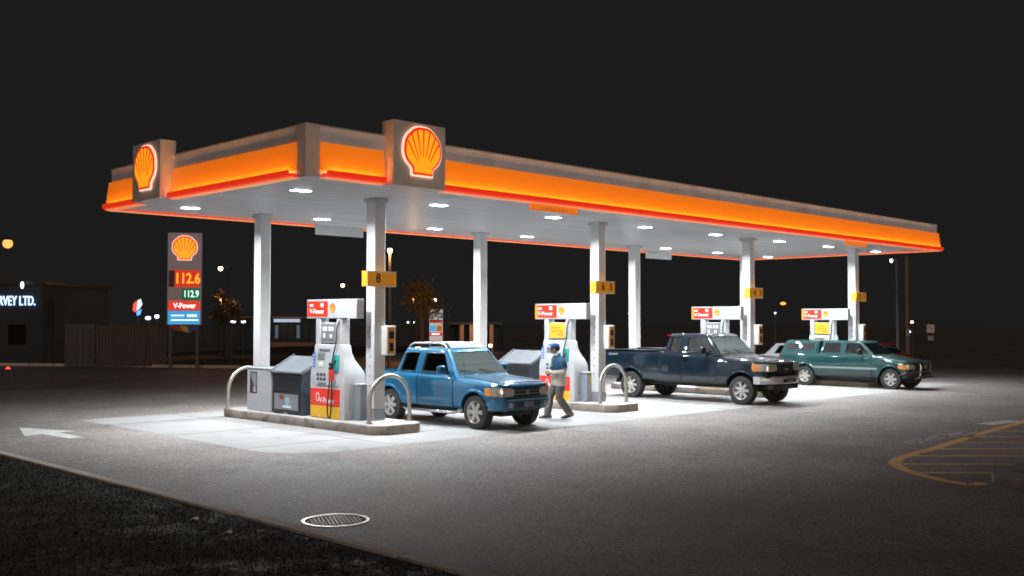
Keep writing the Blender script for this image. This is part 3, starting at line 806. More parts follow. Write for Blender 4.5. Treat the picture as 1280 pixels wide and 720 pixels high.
def body_mesh(st, wells, cuts, n=60):
    st = sorted(st); ys = sorted(set([s[0] for s in st] + [st[0][0]+(st[-1][0]-st[0][0])*i/n for i in range(n+1)]))
    rings = []
    for y in ys:
        W_, zb, zs, zt = interp(st, y); H = zs-zb
        half = [(W_*.70,zb),(W_*.90,zb+.015),(W_*.965,zb+.07),(W_*.985,zb+H*.30),(W_*.997,zb+H*.55),(W_,zb+H*.70),(W_*.985,zb+H*.86),(W_*.962,zs-.035),(W_*.935,zs-.008),
                (W_*.88,zs+(zt-zs)*.25),(W_*.62,zs+(zt-zs)*.72),(W_*.30,zs+(zt-zs)*.95)]
        rings.append([(x,y,z) for x,z in half] + [(0,y,zt)] + [(-x,y,z) for x,z in reversed(half)] + [(0,y,zb)])
    b = MB(); b.loft([r[::-1] for r in rings]); base = b.build('body_raw', 'black', fix=True)
    cs = []
    for (cy_, cz, ra) in wells:
        for s in (-1,1):
            k = MB(); k.lathe([(ra,.42),(ra,1.4)], 'x', n=40)
            k.v = [(s*x, cy_+y, cz+z) for x,y,z in k.v]; cs.append(k.build('cut', 'black', fix=True))
    for bx in cuts: cs.append(MB().box(*bx).build('cut', 'black'))
    me = boolean(base, cs)
    return me

def pickup(name, label, loc, S):
    t = thing(name, label, 'pickup truck', loc, PI)
    P = S['paint']
    me = body_mesh(S['st'], [(y, S['wr'], S['ra']) for y in S['axles']], S.get('cuts', []))
    me.materials.clear(); me.materials.append(mt[P])
    if S.get('low'):
        me.materials.append(mt.get(S['low'][0], S['low'][0]) if isinstance(S['low'][0], str) else S['low'][0])
        for p in me.polygons:
            if p.center.z < S['low'][1] and abs(p.normal.z) < .8: p.material_index = 1
    me.materials.append(mt['black']); bi = len(me.materials)-1      # inside of the wheel wells
    for p in me.polygons:
        if .40 < abs(p.center.x) < S['W']*.985:
            for ya in S['axles']:
                if math.hypot(p.center.y-ya, p.center.z-S['wr']) < S['ra']+.004 and (abs(p.normal.x) > .95 and abs(p.center.x) < .45 or abs(p.normal.x) < .2): p.material_index = bi
    body = link('body', me, t, smooth=32)
    bm = bmesh.new(); bm.from_mesh(me); bvh = BVHTree.FromBMesh(bm); bm.free()
    def patch(nm, corners, d, nu, nv, off, mat, parent=t, depth=.02, both=False, smooth=30, rnd_=0.):
        out = []
        for s in ((1,-1) if both else (1,)):
            cs = [(x*s,y,z) for x,y,z in corners]; dd = (d[0]*s, d[1], d[2])
            v, f = vgrid(bvh, cs, dd, nu, nv, off, depth, rnd_)
            b = MB(); b.add(v, f); out.append(b.build(nm, mat, parent, smooth=smooth, fix=True))
        return out
    # dark underbody and wheel wells
    yf, yr = S['axles']; W_ = S['W']
    b = MB(); b.box(-W_*.55,W_*.55,S['rear']+.25,S['front']-.3,S['zb']-.12,S['zb']+.10)
    for y in (yf,yr): b.tube([(-W_*.8,y,S['wr']*.95),(W_*.8,y,S['wr']*.95)], .06, 8)
    b.build('chassis', 'black', t)
    # cab: hollow shell with window openings
    c = S['cab']; zb_, zr = c['zb'], c['zr']; wb, wr_ = c['wb'], c['wr']
    by0, by1, ry0, ry1 = c['by0'], c['by1'], c['ry0'], c['ry1']
    def frust(i, top, low):
        return [[(-wb+i,by0+i,low),(wb-i,by0+i,low),(wb-i,by1-i*1.3,low),(-wb+i,by1-i*1.3,low)], [(-wr_+i,ry0+i,top),(wr_-i,ry0+i,top),(wr_-i,ry1-i,top),(-wr_+i,ry1-i,top)]]
    def solid(i, top, low, bev):
        r = frust(i, top, low); b = MB(); b.loft(r); o = b.build('cab_raw', 'black', fix=True)
        if bev:
            bm = bmesh.new(); bm.from_mesh(o.data)
            es = [e for e in bm.edges if max(v.co.z for v in e.verts) > low+.1]
            bmesh.ops.bevel(bm, geom=es, offset=bev, segments=4, profile=.5, affect='EDGES'); 
            for v_ in bm.verts:      # crown the roof a little
                if v_.co.z > top-.02: v_.co.z += .0
            bm.to_mesh(o.data); bm.free()
        return o
    def sx(z): return wb+(wr_-wb)*(z-zb_)/(zr-zb_)
    def wy(z): return by1+(ry1-by1)*(z-zb_)/(zr-zb_)
    def ry(z): return by0+(ry0-by0)*(z-zb_)/(zr-zb_)
    outer = solid(0, zr, zb_-.03, .075); inner = solid(.055, zr-.045, zb_-.2, .0)
    cut = [inner]
    for poly in S['side_windows']:
        k = MB(); k.prism(poly, 'x', -1.5, 1.5); cut.append(k.build('cut','black',fix=True))
    zw0, zw1 = zb_+.05, zr-.085
    x0, x1 = sx(zw0)-.075, sx(zw1)-.085
    k = MB(); k.prism([(-x0,zw0),(x0,zw0),(x1,zw1),(-x1,zw1)], 'y', (ry1+ry0)/2, by1+1); cut.append(k.build('cut','black',fix=True))
    zq0, zq1 = zb_+.12, zr-.12
    k = MB(); k.prism([(-x0*.9,zq0),(x0*.9,zq0),(x1*.9,zq1),(-x1*.9,zq1)], 'y', (ry1+ry0)/2-.2, by0-1); cut.append(k.build('cut','black',fix=True))
    cm = boolean(outer, cut); cm.materials.clear(); cm.materials.append(mt[P]); link('cab', cm, t, smooth=32)
    # glass
    for poly in S['side_windows']:
        for s in (1,-1):
            b = MB(); b.add(*pane([(s*(sx(z)-.028),y,z) for y,z in poly], (s,0,0))); b.build('side_window', 'glassdark' if S.get('tint') else 'glass', t, fix=True)
    b = MB(); b.add(*pane([(-x0-.02,wy(zw0-.01)-.022,zw0-.01),(x0+.02,wy(zw0-.01)-.022,zw0-.01),(x1+.02,wy(zw1+.01)-.022,zw1+.01),(-x1-.02,wy(zw1+.01)-.022,zw1+.01)], (0,1,.5)))
    ws = b.build('windscreen', 'screenglass', t, fix=True)
    b = MB(); b.add(*pane([(-x0*.9-.02,ry(zq0)+.03,zq0-.01),(x0*.9+.02,ry(zq0)+.03,zq0-.01),(x1*.9+.02,ry(zq1)+.03,zq1+.01),(-x1*.9-.02,ry(zq1)+.03,zq1+.01)], (0,-1,0)))
    b.build('rear_window', 'glassdark', t, fix=True)
    # black rubber round windscreen and wipers
    b = MB()
    for s in (-.35,.25): b.tube([(s,wy(zb_+.045)+.01,zb_+.055),(s+.42,wy(zb_+.14)+.004,zb_+.14)], .008, 6)
    b.build('wiper', 'blackplastic', t)
    # window surrounds
    for poly in S['side_windows']:
        for s in (1,-1):
            b = MB(); b.tube([(s*(sx(z)-.003),y,z) for y,z in poly], .011, 6, closed=True); b.build('window_trim', 'blackplastic', t)
    # interior
    b = MB(); b.box(-wb+.07,wb-.07,by0+.10,by1-.10,zb_-.04,zb_+.006); b.build('cabin_floor', 'black', t)
    for ys in S['seats']:
        for s in (-1,1):
            b = MB(); b.box(s*.36-.23,s*.36+.23,ys-.06,ys+.06,zb_-.02,zb_+.22); b.box(s*.36-.12,s*.36+.12,ys-.045,ys+.045,zb_+.25,zb_+.40); b.tube([(s*.36-.05,ys,zb_+.2),(s*.36-.05,ys,zb_+.3)],.01,6); b.build('seat', 'cloth', t, bevel=.04)
    b = MB(); b.box(-wb+.1,wb-.1,by1-.62,by1-.16,zb_-.02,zb_+.035); b.build('dashboard', 'cloth', t, bevel=.02)
    b = MB(); b.tube([(-.36+.19*math.cos(a),by1-.66+.07*math.sin(a),zb_+.06+.17*math.sin(a)) for a in [2*PI*k/20 for k in range(20)]], .016, 8, closed=True); b.build('steering_wheel', 'blackplastic', t, smooth=60)
    b = MB(); b.box(-.12,.12,wy(zr-.16)-.10,wy(zr-.16)-.08,zr-.19,zr-.12); b.build('rear_view_mirror', 'blackplastic', t, bevel=.01)
    # doors with handles
    for (ya, yb, yc, yd, hy, hz) in S['doors']:
        z0, z1 = S['door_z']
        for s in (1,-1):
            g_ = .014
            v, f = vgrid(bvh, [(s*1.1,ya-g_,z0-g_),(s*1.1,yb+g_,z0-g_),(s*1.1,yd+g_,z1),(s*1.1,yc-g_,z1)], (-s,0,0), 16, 26, .006, .012)
            b = MB(); b.add(v, f); b.build('door_seal', 'black', t, fix=True)
            v, f = vgrid(bvh, [(s*1.1,ya,z0),(s*1.1,yb,z0),(s*1.1,yd,z1),(s*1.1,yc,z1)], (-s,0,0), 16, 26, .014, .02)
            b = MB(); b.add(v, f); d_ = b.build('door', P, t, smooth=30, fix=True)
            if S.get('low'):
                d_.data.materials.append(mt[S['low'][0]] if isinstance(S['low'][0], str) else S['low'][0])
                for p in d_.data.polygons:
                    if p.center.z < S['low'][1]: p.material_index = 1
            if hy is not None:
                v, f = vgrid(bvh, [(s*1.1,hy,hz),(s*1.1,hy+.17,hz),(s*1.1,hy+.17,hz+.045),(s*1.1,hy,hz+.045)], (-s,0,0), 4, 2, .045, .02)
                b = MB(); b.add(v, f); b.build('handle', S.get('handle', P), d_, smooth=40, fix=True)
    if S.get('moulding'):
        z0, z1, ya, yb, mm = S['moulding']
        patch('side_moulding', [(1.1,ya,z0),(1.1,yb,z0),(1.1,yb,z1),(1.1,ya,z1)], (-1,0,0), 30, 2, .016, mm, both=True)
    hx, hy0, hy1, hz_ = S['W']*.80, S['hood'][0], S['hood'][1], 1.6
    for nm, g_, of, mm in (('hood_seal',.012,.004,'black'),('hood',0,.012,P)):
        patch(nm, [(-hx*.93-g_,hy1+g_,hz_),(hx*.93+g_,hy1+g_,hz_),(hx+g_,hy0-g_,hz_),(-hx-g_,hy0-g_,hz_)], (0,0,-1), 20, 14, of, mm, depth=.015)
    # wheel arch flares
    for ya in S['axles']:
        for s in (1,-1):
            ra = S['ra']; fw = S['flare'][0]; v = []; f = []; nA = 28
            a0 = math.asin(max(0,(S['zb']+.05-S['wr'])/(ra+fw))); a1 = PI-a0
            for k in range(nA+1):
                a = a0+(a1-a0)*k/nA
                y_, z_ = ya+math.cos(a)*(ra+fw), S['wr']+math.sin(a)*(ra+fw)
                h, nrm, _, _ = bvh.ray_cast(Vector((s*3,y_,max(z_,S['zb']+.03))), Vector((-s,0,0)))
                xx = abs(h.x) if h is not None else W_*.96
                xx = max(xx, W_*.90)
                o_ = S['flare'][1]
                for rad, ex in ((ra+fw,-.004),(ra+fw*.75,o_*.7),(ra+fw*.35,o_),(ra-.002,o_*.85),(ra-.004,-.10)):
                    v.append((s*(xx+ex), ya+math.cos(a)*rad, S['wr']+math.sin(a)*rad))
            for k in range(nA):
                for q in range(4): f.append((k*5+q,k*5+q+1,(k+1)*5+q+1,(k+1)*5+q))
            b = MB(); b.add(v,f); b.build('wheel_arch', S.get('flare_mat', P), t, smooth=50, fix=True)
    for ya in S['axles']:
        for s in (1,-1):
            wheel(t, (s*(W_-S['tw']/2-.015), ya, S['wr']), s, S['wr'], S['tw'], S['spokes'], S['rim'], S['spoke_w'], S.get('rr', .62))
            b = MB(); ra = S['ra']-.004   # inner liner
            am = math.asin(max(0,(S['zb']-.03-S['wr'])/ra))
            arc = [(ya+ra*math.cos(am+(PI-2*am)*k/18), S['wr']+ra*math.sin(am+(PI-2*am)*k/18)) for k in range(19)]
            b.add([(s*x_,y_,z_) for x_ in (.40,W_*.93) for y_,z_ in arc], [(k,k+1,19+k+1,19+k) for k in range(18)])
            b.build('wheel_liner', 'black', t)
    # mirrors
    my, mz = S['mirror']
    for s in (1,-1):
        xm = sx(mz)
        b = MB(); b.box(s*(xm+.06) if s>0 else -(xm+.29), (xm+.29) if s>0 else -(xm+.06), my-.05, my+.06, mz-.02, mz+.17); m_ = b.build('door_mirror', S['mirror_mat'], t, bevel=.05)
        b = MB(); b.tube([(s*(xm-.03),my+.06,mz-.01),(s*(xm+.12),my+.02,mz+.02)], .025, 8); b.build('mirror_arm', 'blackplastic', m_)
        b = MB(); b.box(min(s*(xm+.09),s*(xm+.26)),max(s*(xm+.09),s*(xm+.26)),my-.056,my-.05,mz+.015,mz+.135); b.build('mirror_glass', 'chrome', m_)
    b = MB(); b.tube([(W_*.86,by1+.12,S['cab']['zb']-.03),(W_*.86,by1+.02,S['cab']['zb']+.62)], .004, 5); b.build('aerial', 'blackplastic', t)
    return t, body, bvh, patch

# ---------------------------------------------------------------- mid blue crew-cab pickup
S = dict(paint='paint_blue', W=.86, zb=.40, front=2.12, rear=-2.78, hood=(.88,2.03), axles=(1.37,-1.58), wr=.372, ra=.445, tw=.25, spokes=6, rim='alloy', spoke_w=.20, rr=.66,
  st=[(2.13,.60,.50,.93,.95),(2.10,.72,.44,.965,.99),(2.02,.80,.42,.99,1.025),(1.85,.84,.41,1.01,1.055),(1.37,.865,.41,1.05,1.11),(.95,.86,.40,1.08,1.155),(.72,.86,.40,1.10,1.17),(.5,.86,.40,1.12,1.16),(-.2,.86,.40,1.14,1.15),(-1.45,.86,.40,1.15,1.15),(-2.72,.85,.46,1.15,1.15),(-2.78,.83,.50,1.13,1.13)],
  cuts=[(-.72,.72,-2.70,-1.56,.62,2.0)],
  cab=dict(zb=1.13,zr=1.735,by0=-1.47,by1=.83,ry0=-1.22,ry1=.26,wb=.815,wr=.64),
  side_windows=[[(-1.24,1.20),(-.70,1.20),(-.66,1.62),(-1.16,1.62)],[(-.46,1.20),(.46,1.20),(.20,1.62),(-.43,1.62)]],
  seats=(-.9,-.05), doors=[(-1.18,-.58,-1.36,-.58,-.80,1.0),(-.54,.66,-.54,.66,-.44,1.0)], door_z=(.44,1.12),
  flare=(.065,.026), mirror=(.42,1.19), mirror_mat='paint_blue')
t, body, bvh, patch = pickup('pickup_truck', 'bright metallic blue crew cab pickup with roof rack and chrome side step', (2.52,0,0), S)
# front: grille, lamps, bumper
patch('grille', [(-.44,2.4,.72),(.44,2.4,.72),(.44,2.4,.90),(-.44,2.4,.90)], (0,-1,0), 10, 4, .012, 'blackplastic', rnd_=.3)
for zz in (.765,.845): patch('grille_bar', [(-.42,2.4,zz),(.42,2.4,zz),(.42,2.4,zz+.022),(-.42,2.4,zz+.022)], (0,-1,0), 10, 1, .03, 'chrome')
patch('grille_badge', [(-.06,2.4,.785),(.06,2.4,.785),(.06,2.4,.86),(-.06,2.4,.86)], (0,-1,0), 3, 3, .045, 'chrome')
for o in patch('headlight', [(.54,2.35,.715),(.90,1.80,.745),(.90,1.80,.925),(.52,2.35,.915)], (-.55,-.83,0), 10, 5, .014, 'lens', both=True, rnd_=.55): pass
patch('indicator', [(.83,1.92,.745),(.925,1.76,.75),(.925,1.76,.92),(.845,1.90,.915)], (-.75,-.65,0), 5, 4, .019, 'amber', both=True, rnd_=.5)
patch('reflector', [(.575,2.3,.745),(.70,2.15,.75),(.70,2.15,.90),(.57,2.3,.895)], (-.55,-.83,0), 6, 6, .022, 'reflector', both=True, rnd_=.9)
patch('reflector', [(.72,2.12,.765),(.80,2.0,.77),(.80,2.0,.90),(.72,2.12,.90)], (-.55,-.83,0), 6, 6, .022, 'reflector', both=True, rnd_=.9)
patch('front_bumper', [(-.86,2.5,.45),(.86,2.5,.45),(.86,2.5,.69),(-.86,2.5,.69)], (0,-1,0), 24, 4, .055, 'paint_blue', depth=.06)
patch('lower_intake', [(-.40,2.5,.46),(.40,2.5,.46),(.40,2.5,.60),(-.40,2.5,.60)], (0,-1,0), 8, 3, .062, 'blackplastic')
patch('bumper_trim', [(-.62,2.5,.645),(.62,2.5,.645),(.62,2.5,.672),(-.62,2.5,.672)], (0,-1,0), 12, 1, .07, 'chrome')
for s in (1,-1): MB().lathe([(0,2.205),(.052,2.20),(.06,2.17),(.06,2.05)], 'y', (s*.54,0,.55), 16).build('fog_light', 'lens', t, smooth=40)
patch('tail_light', [(.83,-2.9,.80),(.60,-2.9,.80),(.60,-2.9,1.10),(.83,-2.9,1.10)], (0,1,0), 3, 4, .014, 'redlens', both=True)
MB().box(-.78,.78,-2.93,-2.80,.48,.64).build('rear_bumper', 'chrome', t, bevel=.03)
MB().box(-.15,.15,2.195,2.205,.50,.61).build('number_plate', 'lidgrey', t, bevel=.004)
# side step, rack, roof front
for s in (1,-1):
    pts = [(s*.74,.86,.40),(s*.84,.78,.335),(s*.86,.6,.325),(s*.86,-.9,.325),(s*.84,-1.06,.335),(s*.74,-1.14,.40)]
    MB().tube(pts, .038, 10).build('side_step', 'chrome', t, smooth=60)
rk = thing('roof_rack', None, None); rk.parent = t
for s in (1,-1):
    MB().tube([(s*.585,-1.16,1.72),(s*.575,-1.10,1.80),(s*.57,-.98,1.835),(s*.56,-.1,1.84),(s*.55,.06,1.81),(s*.55,.14,1.73)], .022, 8).build('rail', 'alloy', rk, smooth=60)
for yy in (-.85,-.15): MB().tube([(-.565,yy,1.84),(.565,yy,1.84)], .018, 8).build('cross_bar', 'alloy', rk, smooth=60)
b = MB(); b.prism([(.05,1.745),(.22,1.735),(.10,1.85),(.02,1.855)], 'x', -.50, .50); b.build('air_deflector', 'midgrey', rk, bevel=.006, fix=True)

# ---------------------------------------------------------------- dark navy extended-cab pickup
S = dict(paint='paint_navy', W=.99, zb=.55, front=2.72, rear=-3.25, hood=(1.25,2.54), axles=(1.84,-2.10), wr=.405, ra=.515, tw=.27, spokes=7, rim='alloy', spoke_w=.18, rr=.62, tint=False,
  low=('paint_greylow', .74),
  st=[(2.66,.74,.64,1.14,1.16),(2.62,.84,.60,1.175,1.215),(2.5,.915,.57,1.21,1.265),(2.25,.965,.56,1.245,1.31),(1.84,.985,.55,1.28,1.36),(1.2,.995,.55,1.33,1.40),(.95,.995,.54,1.36,1.41),(.3,.995,.54,1.40,1.41),(-.92,.995,.54,1.43,1.43),(-1.0,.985,.54,1.47,1.47),(-3.19,.98,.60,1.47,1.47),(-3.25,.96,.64,1.45,1.45)],
  cuts=[(-.80,.80,-3.17,-1.08,.85,2.0)],
  cab=dict(zb=1.39,zr=1.985,by0=-.93,by1=1.20,ry0=-.72,ry1=.60,wb=.945,wr=.76),
  side_windows=[[(-.68,1.46),(-.30,1.46),(-.32,1.88),(-.62,1.88)],[(-.04,1.45),(.92,1.45),(.52,1.88),(-.04,1.88)]],
  seats=(-.45,.28), doors=[(-.83,-.18,-.83,-.18,None,0),(-.14,1.02,-.14,1.02,-.10,1.20)], door_z=(.60,1.39), handle='chrome',
  flare=(.05,.018), mirror=(.66,1.44), mirror_mat='blackplastic')
t, body, bvh, patch = pickup('pickup_truck', 'dark navy extended cab pickup with chrome front bumper and amber cornered headlights', (12.45,0,0), S)
patch('grille', [(-.42,3,.84),(.42,3,.84),(.42,3,1.17),(-.42,3,1.17)], (0,-1,0), 10, 6, .02, 'blackplastic', rnd_=.3)
b = MB(); b.tube([(-.43,2.69,.84),(.43,2.69,.84),(.44,2.67,1.15),(-.44,2.67,1.15)], .02, 8, closed=True); b.build('grille_surround', 'paint_navy', t, smooth=60)
for zz in (.93,1.02,1.10): patch('grille_bar', [(-.40,3,zz),(.40,3,zz),(.40,3,zz+.016),(-.40,3,zz+.016)], (0,-1,0), 8, 1, .034, 'darkmetal')
b = MB(); b.lathe([(0,2.735),(.045,2.73),(.05,2.70)], 'y', (0,0,0), 20); b.v = [(x*1.9,y,1.02+z) for x,y,z in b.v]; b.build('grille_badge', 'chrome', t, smooth=40)
patch('headlight', [(.48,2.95,.95),(1.02,2.30,.95),(1.02,2.30,1.16),(.48,2.95,1.16)], (-.45,-.89,0), 10, 5, .014, 'lens', both=True, rnd_=.55)
patch('indicator', [(.93,2.44,.955),(1.05,2.28,.955),(1.05,2.28,1.155),(.94,2.43,1.155)], (-.7,-.71,0), 5, 4, .02, 'amber', both=True, rnd_=.5)
patch('reflector', [(.54,2.9,.975),(.74,2.66,.975),(.74,2.66,1.14),(.54,2.9,1.14)], (-.45,-.89,0), 6, 6, .022, 'reflector', both=True, rnd_=.9)
patch('reflector', [(.77,2.62,.98),(.91,2.44,.98),(.91,2.44,1.13),(.77,2.62,1.13)], (-.45,-.89,0), 6, 6, .022, 'reflector', both=True, rnd_=.9)
patch('valance', [(-.95,3,.80),(.95,3,.80),(.95,3,.86),(-.95,3,.86)], (0,-1,0), 20, 1, .01, 'blackplastic')
b = MB()
prof = lambda s: [(2.60+s,.60),(2.78+s,.60),(2.82+s,.65),(2.82+s,.76),(2.78+s,.81),(2.60+s,.81)]
rings = []
for i in range(21):
    x = -.97+1.94*i/20; s = -.06*x*x-.34*abs(x)**4.0
    rings.append([(x,y,z) for y,z in prof(s)])
b.loft(rings); fb = b.build('front_bumper', 'bumper', t, smooth=35, fix=True)
MB().box(-.34,.34,2.815,2.83,.64,.74).build('bumper_step', 'blackplastic', fb, bevel=.006)
MB().box(-.15,.15,2.832,2.842,.63,.77).build('number_plate', 'lidgrey', t, bevel=.004)
for s in (1,-1): b = MB(); b.tube([(s*.30,2.70,.56),(s*.30,2.86,.56),(s*.30,2.90,.60)], .025, 8); b.build('tow_hook', 'darkmetal', t, smooth=50)
MB().box(-.70,.70,2.45,2.70,.44,.60).build('lower_valance', 'blackplastic', t, bevel=.03)
patch('tail_light', [(.96,-3.4,1.0),(.76,-3.4,1.0),(.76,-3.4,1.40),(.96,-3.4,1.40)], (0,1,0), 3, 4, .014, 'redlens', both=True)
MB().box(-.95,.95,-3.45,-3.27,.60,.80).build('rear_bumper', 'chrome', t, bevel=.03)
b = MB()
for s in (1,-1): b.box(min(s*.80,s*.985),max(s*.80,s*.985),-3.22,-1.02,1.465,1.495)
b.build('bed_rail', 'blackplastic', t, bevel=.012)
for s in (1,-1): patch('marker', [(s*1.1,-2.95,1.30),(s*1.1,-2.6,1.30),(s*1.1,-2.6,1.36),(s*1.1,-2.95,1.36)], (-s,0,0), 4, 1, .006, 'lidgrey')
b = MB(); b.box(.60,.86,-.76,-.70,1.90,1.96); b.build('roof_marker', 'redlens', t)
patch('fender_badge', [(1.1,1.10,1.20),(1.1,1.28,1.20),(1.1,1.28,1.25),(1.1,1.10,1.25)], (-1,0,0), 3, 1, .01, 'chrome', both=True)

# ---------------------------------------------------------------- teal green pickup with a canopy over its bed
S = dict(paint='paint_green', W=.87, zb=.36, front=2.68, rear=-2.45, hood=(1.38,2.40), axles=(1.86,-1.40), wr=.36, ra=.435, tw=.24, spokes=6, rim='alloy', spoke_w=.22, rr=.62, tint=True,
  low=(M('dark green lower paint', (.006,.028,.03), .35, metal=.3, coat=.8), .66),
  st=[(2.52,.62,.46,.88,.90),(2.48,.74,.42,.93,.955),(2.38,.82,.40,.96,1.0),(1.86,.87,.38,1.04,1.09),(1.4,.87,.36,1.12,1.17),(1.1,.87,.36,1.16,1.19),(.4,.87,.36,1.18,1.19),(-.9,.87,.36,1.19,1.19),(-2.40,.865,.42,1.19,1.19),(-2.45,.84,.46,1.17,1.17)],
  cuts=[],
  cab=dict(zb=1.17,zr=1.665,by0=-.86,by1=1.33,ry0=-.74,ry1=.66,wb=.83,wr=.66),
  side_windows=[[(-.70,1.23),(-.02,1.23),(-.02,1.575),(-.60,1.575)],[(.20,1.23),(1.06,1.23),(.70,1.575),(.20,1.575)]],
  seats=(.25,), doors=[(.06,1.18,.06,1.18,.12,1.03)], door_z=(.42,1.16),
  moulding=(.665,.735,-2.3,1.4,M('pale side moulding', (.20,.27,.28), .3, coat=.6)), flare=(.06,.03), mirror=(.80,1.20), mirror_mat='blackplastic')
t, body, bvh, patch = pickup('pickup_truck', 'teal green pickup with matching canopy over its bed and black front guard', (21.72,0,0), S)
patch('grille', [(-.50,3,.68),(.50,3,.68),(.50,3,.86),(-.50,3,.86)], (0,-1,0), 10, 4, .012, 'blackplastic', rnd_=.3)
patch('headlight', [(.50,2.8,.70),(.86,2.3,.71),(.86,2.3,.87),(.50,2.8,.86)], (-.5,-.85,0), 8, 4, .014, 'lens', both=True, rnd_=.55)
patch('indicator', [(.80,2.45,.70),(.92,2.2,.71),(.92,2.2,.87),(.81,2.43,.865)], (-.75,-.65,0), 4, 4, .02, 'amber', both=True, rnd_=.5)
patch('front_bumper', [(-.86,3,.42),(.86,3,.42),(.86,3,.62),(-.86,3,.62)], (0,-1,0), 20, 4, .08, 'blackplastic', depth=.09)
g = thing('brush_guard', None, None); g.parent = t
for s in (1,-1):
    MB().tube([(s*.42,2.55,.38),(s*.42,2.72,.45),(s*.42,2.76,.8),(s*.42,2.68,.98)], .03, 8).build('upright', 'chrome' if s>0 else 'darkmetal', g, smooth=50)
for zz, yy in ((.98,2.68),(.62,2.75)): MB().tube([(-.80,yy-.22,zz-.04),(-.6,yy,zz),(.6,yy,zz),(.80,yy-.22,zz-.04)], .025, 8).build('cross_bar', 'darkmetal', g, smooth=50)
MB().tube([(-.5,2.78,.44),(.5,2.78,.44)], .045, 8).build('winch_bar', 'blackplastic', g, smooth=50)
for s in (1,-1):
    MB().box(s*.62 if s>0 else -.86, .86 if s>0 else -.62, 1.36,1.385,.14,.42).build('mud_flap', 'black', t)
    MB().box(s*.62 if s>0 else -.86, .86 if s>0 else -.62, -1.93,-1.905,.16,.44).build('mud_flap', 'black', t)
patch('tail_light', [(.85,-2.6,.80),(.66,-2.6,.80),(.66,-2.6,1.12),(.85,-2.6,1.12)], (0,1,0), 3, 4, .014, 'redlens', both=True)
MB().box(-.82,.82,-2.62,-2.47,.46,.60).build('rear_bumper', 'chrome', t, bevel=.03)
# topper over the bed
rg = lambda w_, y0, y1, z, r=.07: [(w_-r,y0,z),(w_,y0+r,z),(w_,y1-r,z),(w_-r,y1,z),(-w_+r,y1,z),(-w_,y1-r,z),(-w_,y0+r,z),(-w_+r,y0,z)]
b = MB(); b.loft([rg(.835,-2.43,-.90,1.18), rg(.82,-2.42,-.90,1.22), rg(.72,-2.26,-.86,1.58), rg(.69,-2.22,-.85,1.635), rg(.60,-2.14,-.90,1.665)])
tp = b.build('bed_canopy', 'paint_green', t, smooth=28, fix=True)
tx = lambda z: .82+(.72-.82)*(z-1.22)/(.36)
for (ya, yb) in ((-2.16,-1.66),(-1.58,-1.06)):
    for s in (1,-1):
        q = [(ya,1.30),(yb,1.30),(yb,1.545),(ya+.08,1.545)]
        b = MB(); b.add(*pane([(s*(tx(z)+.006),y,z) for y,z in q], (s,0,0), .012)); b.build('side_window', M('dark canopy glass', (.03,.032,.035), .08, coat=1) if s > 0 and ya < -2 else bpy.data.materials['dark canopy glass'], tp, fix=True)
        b = MB(); b.tube([(s*(tx(z)+.006),y,z) for y,z in q], .014, 6, closed=True); b.build('window_trim', 'paint_green', tp)

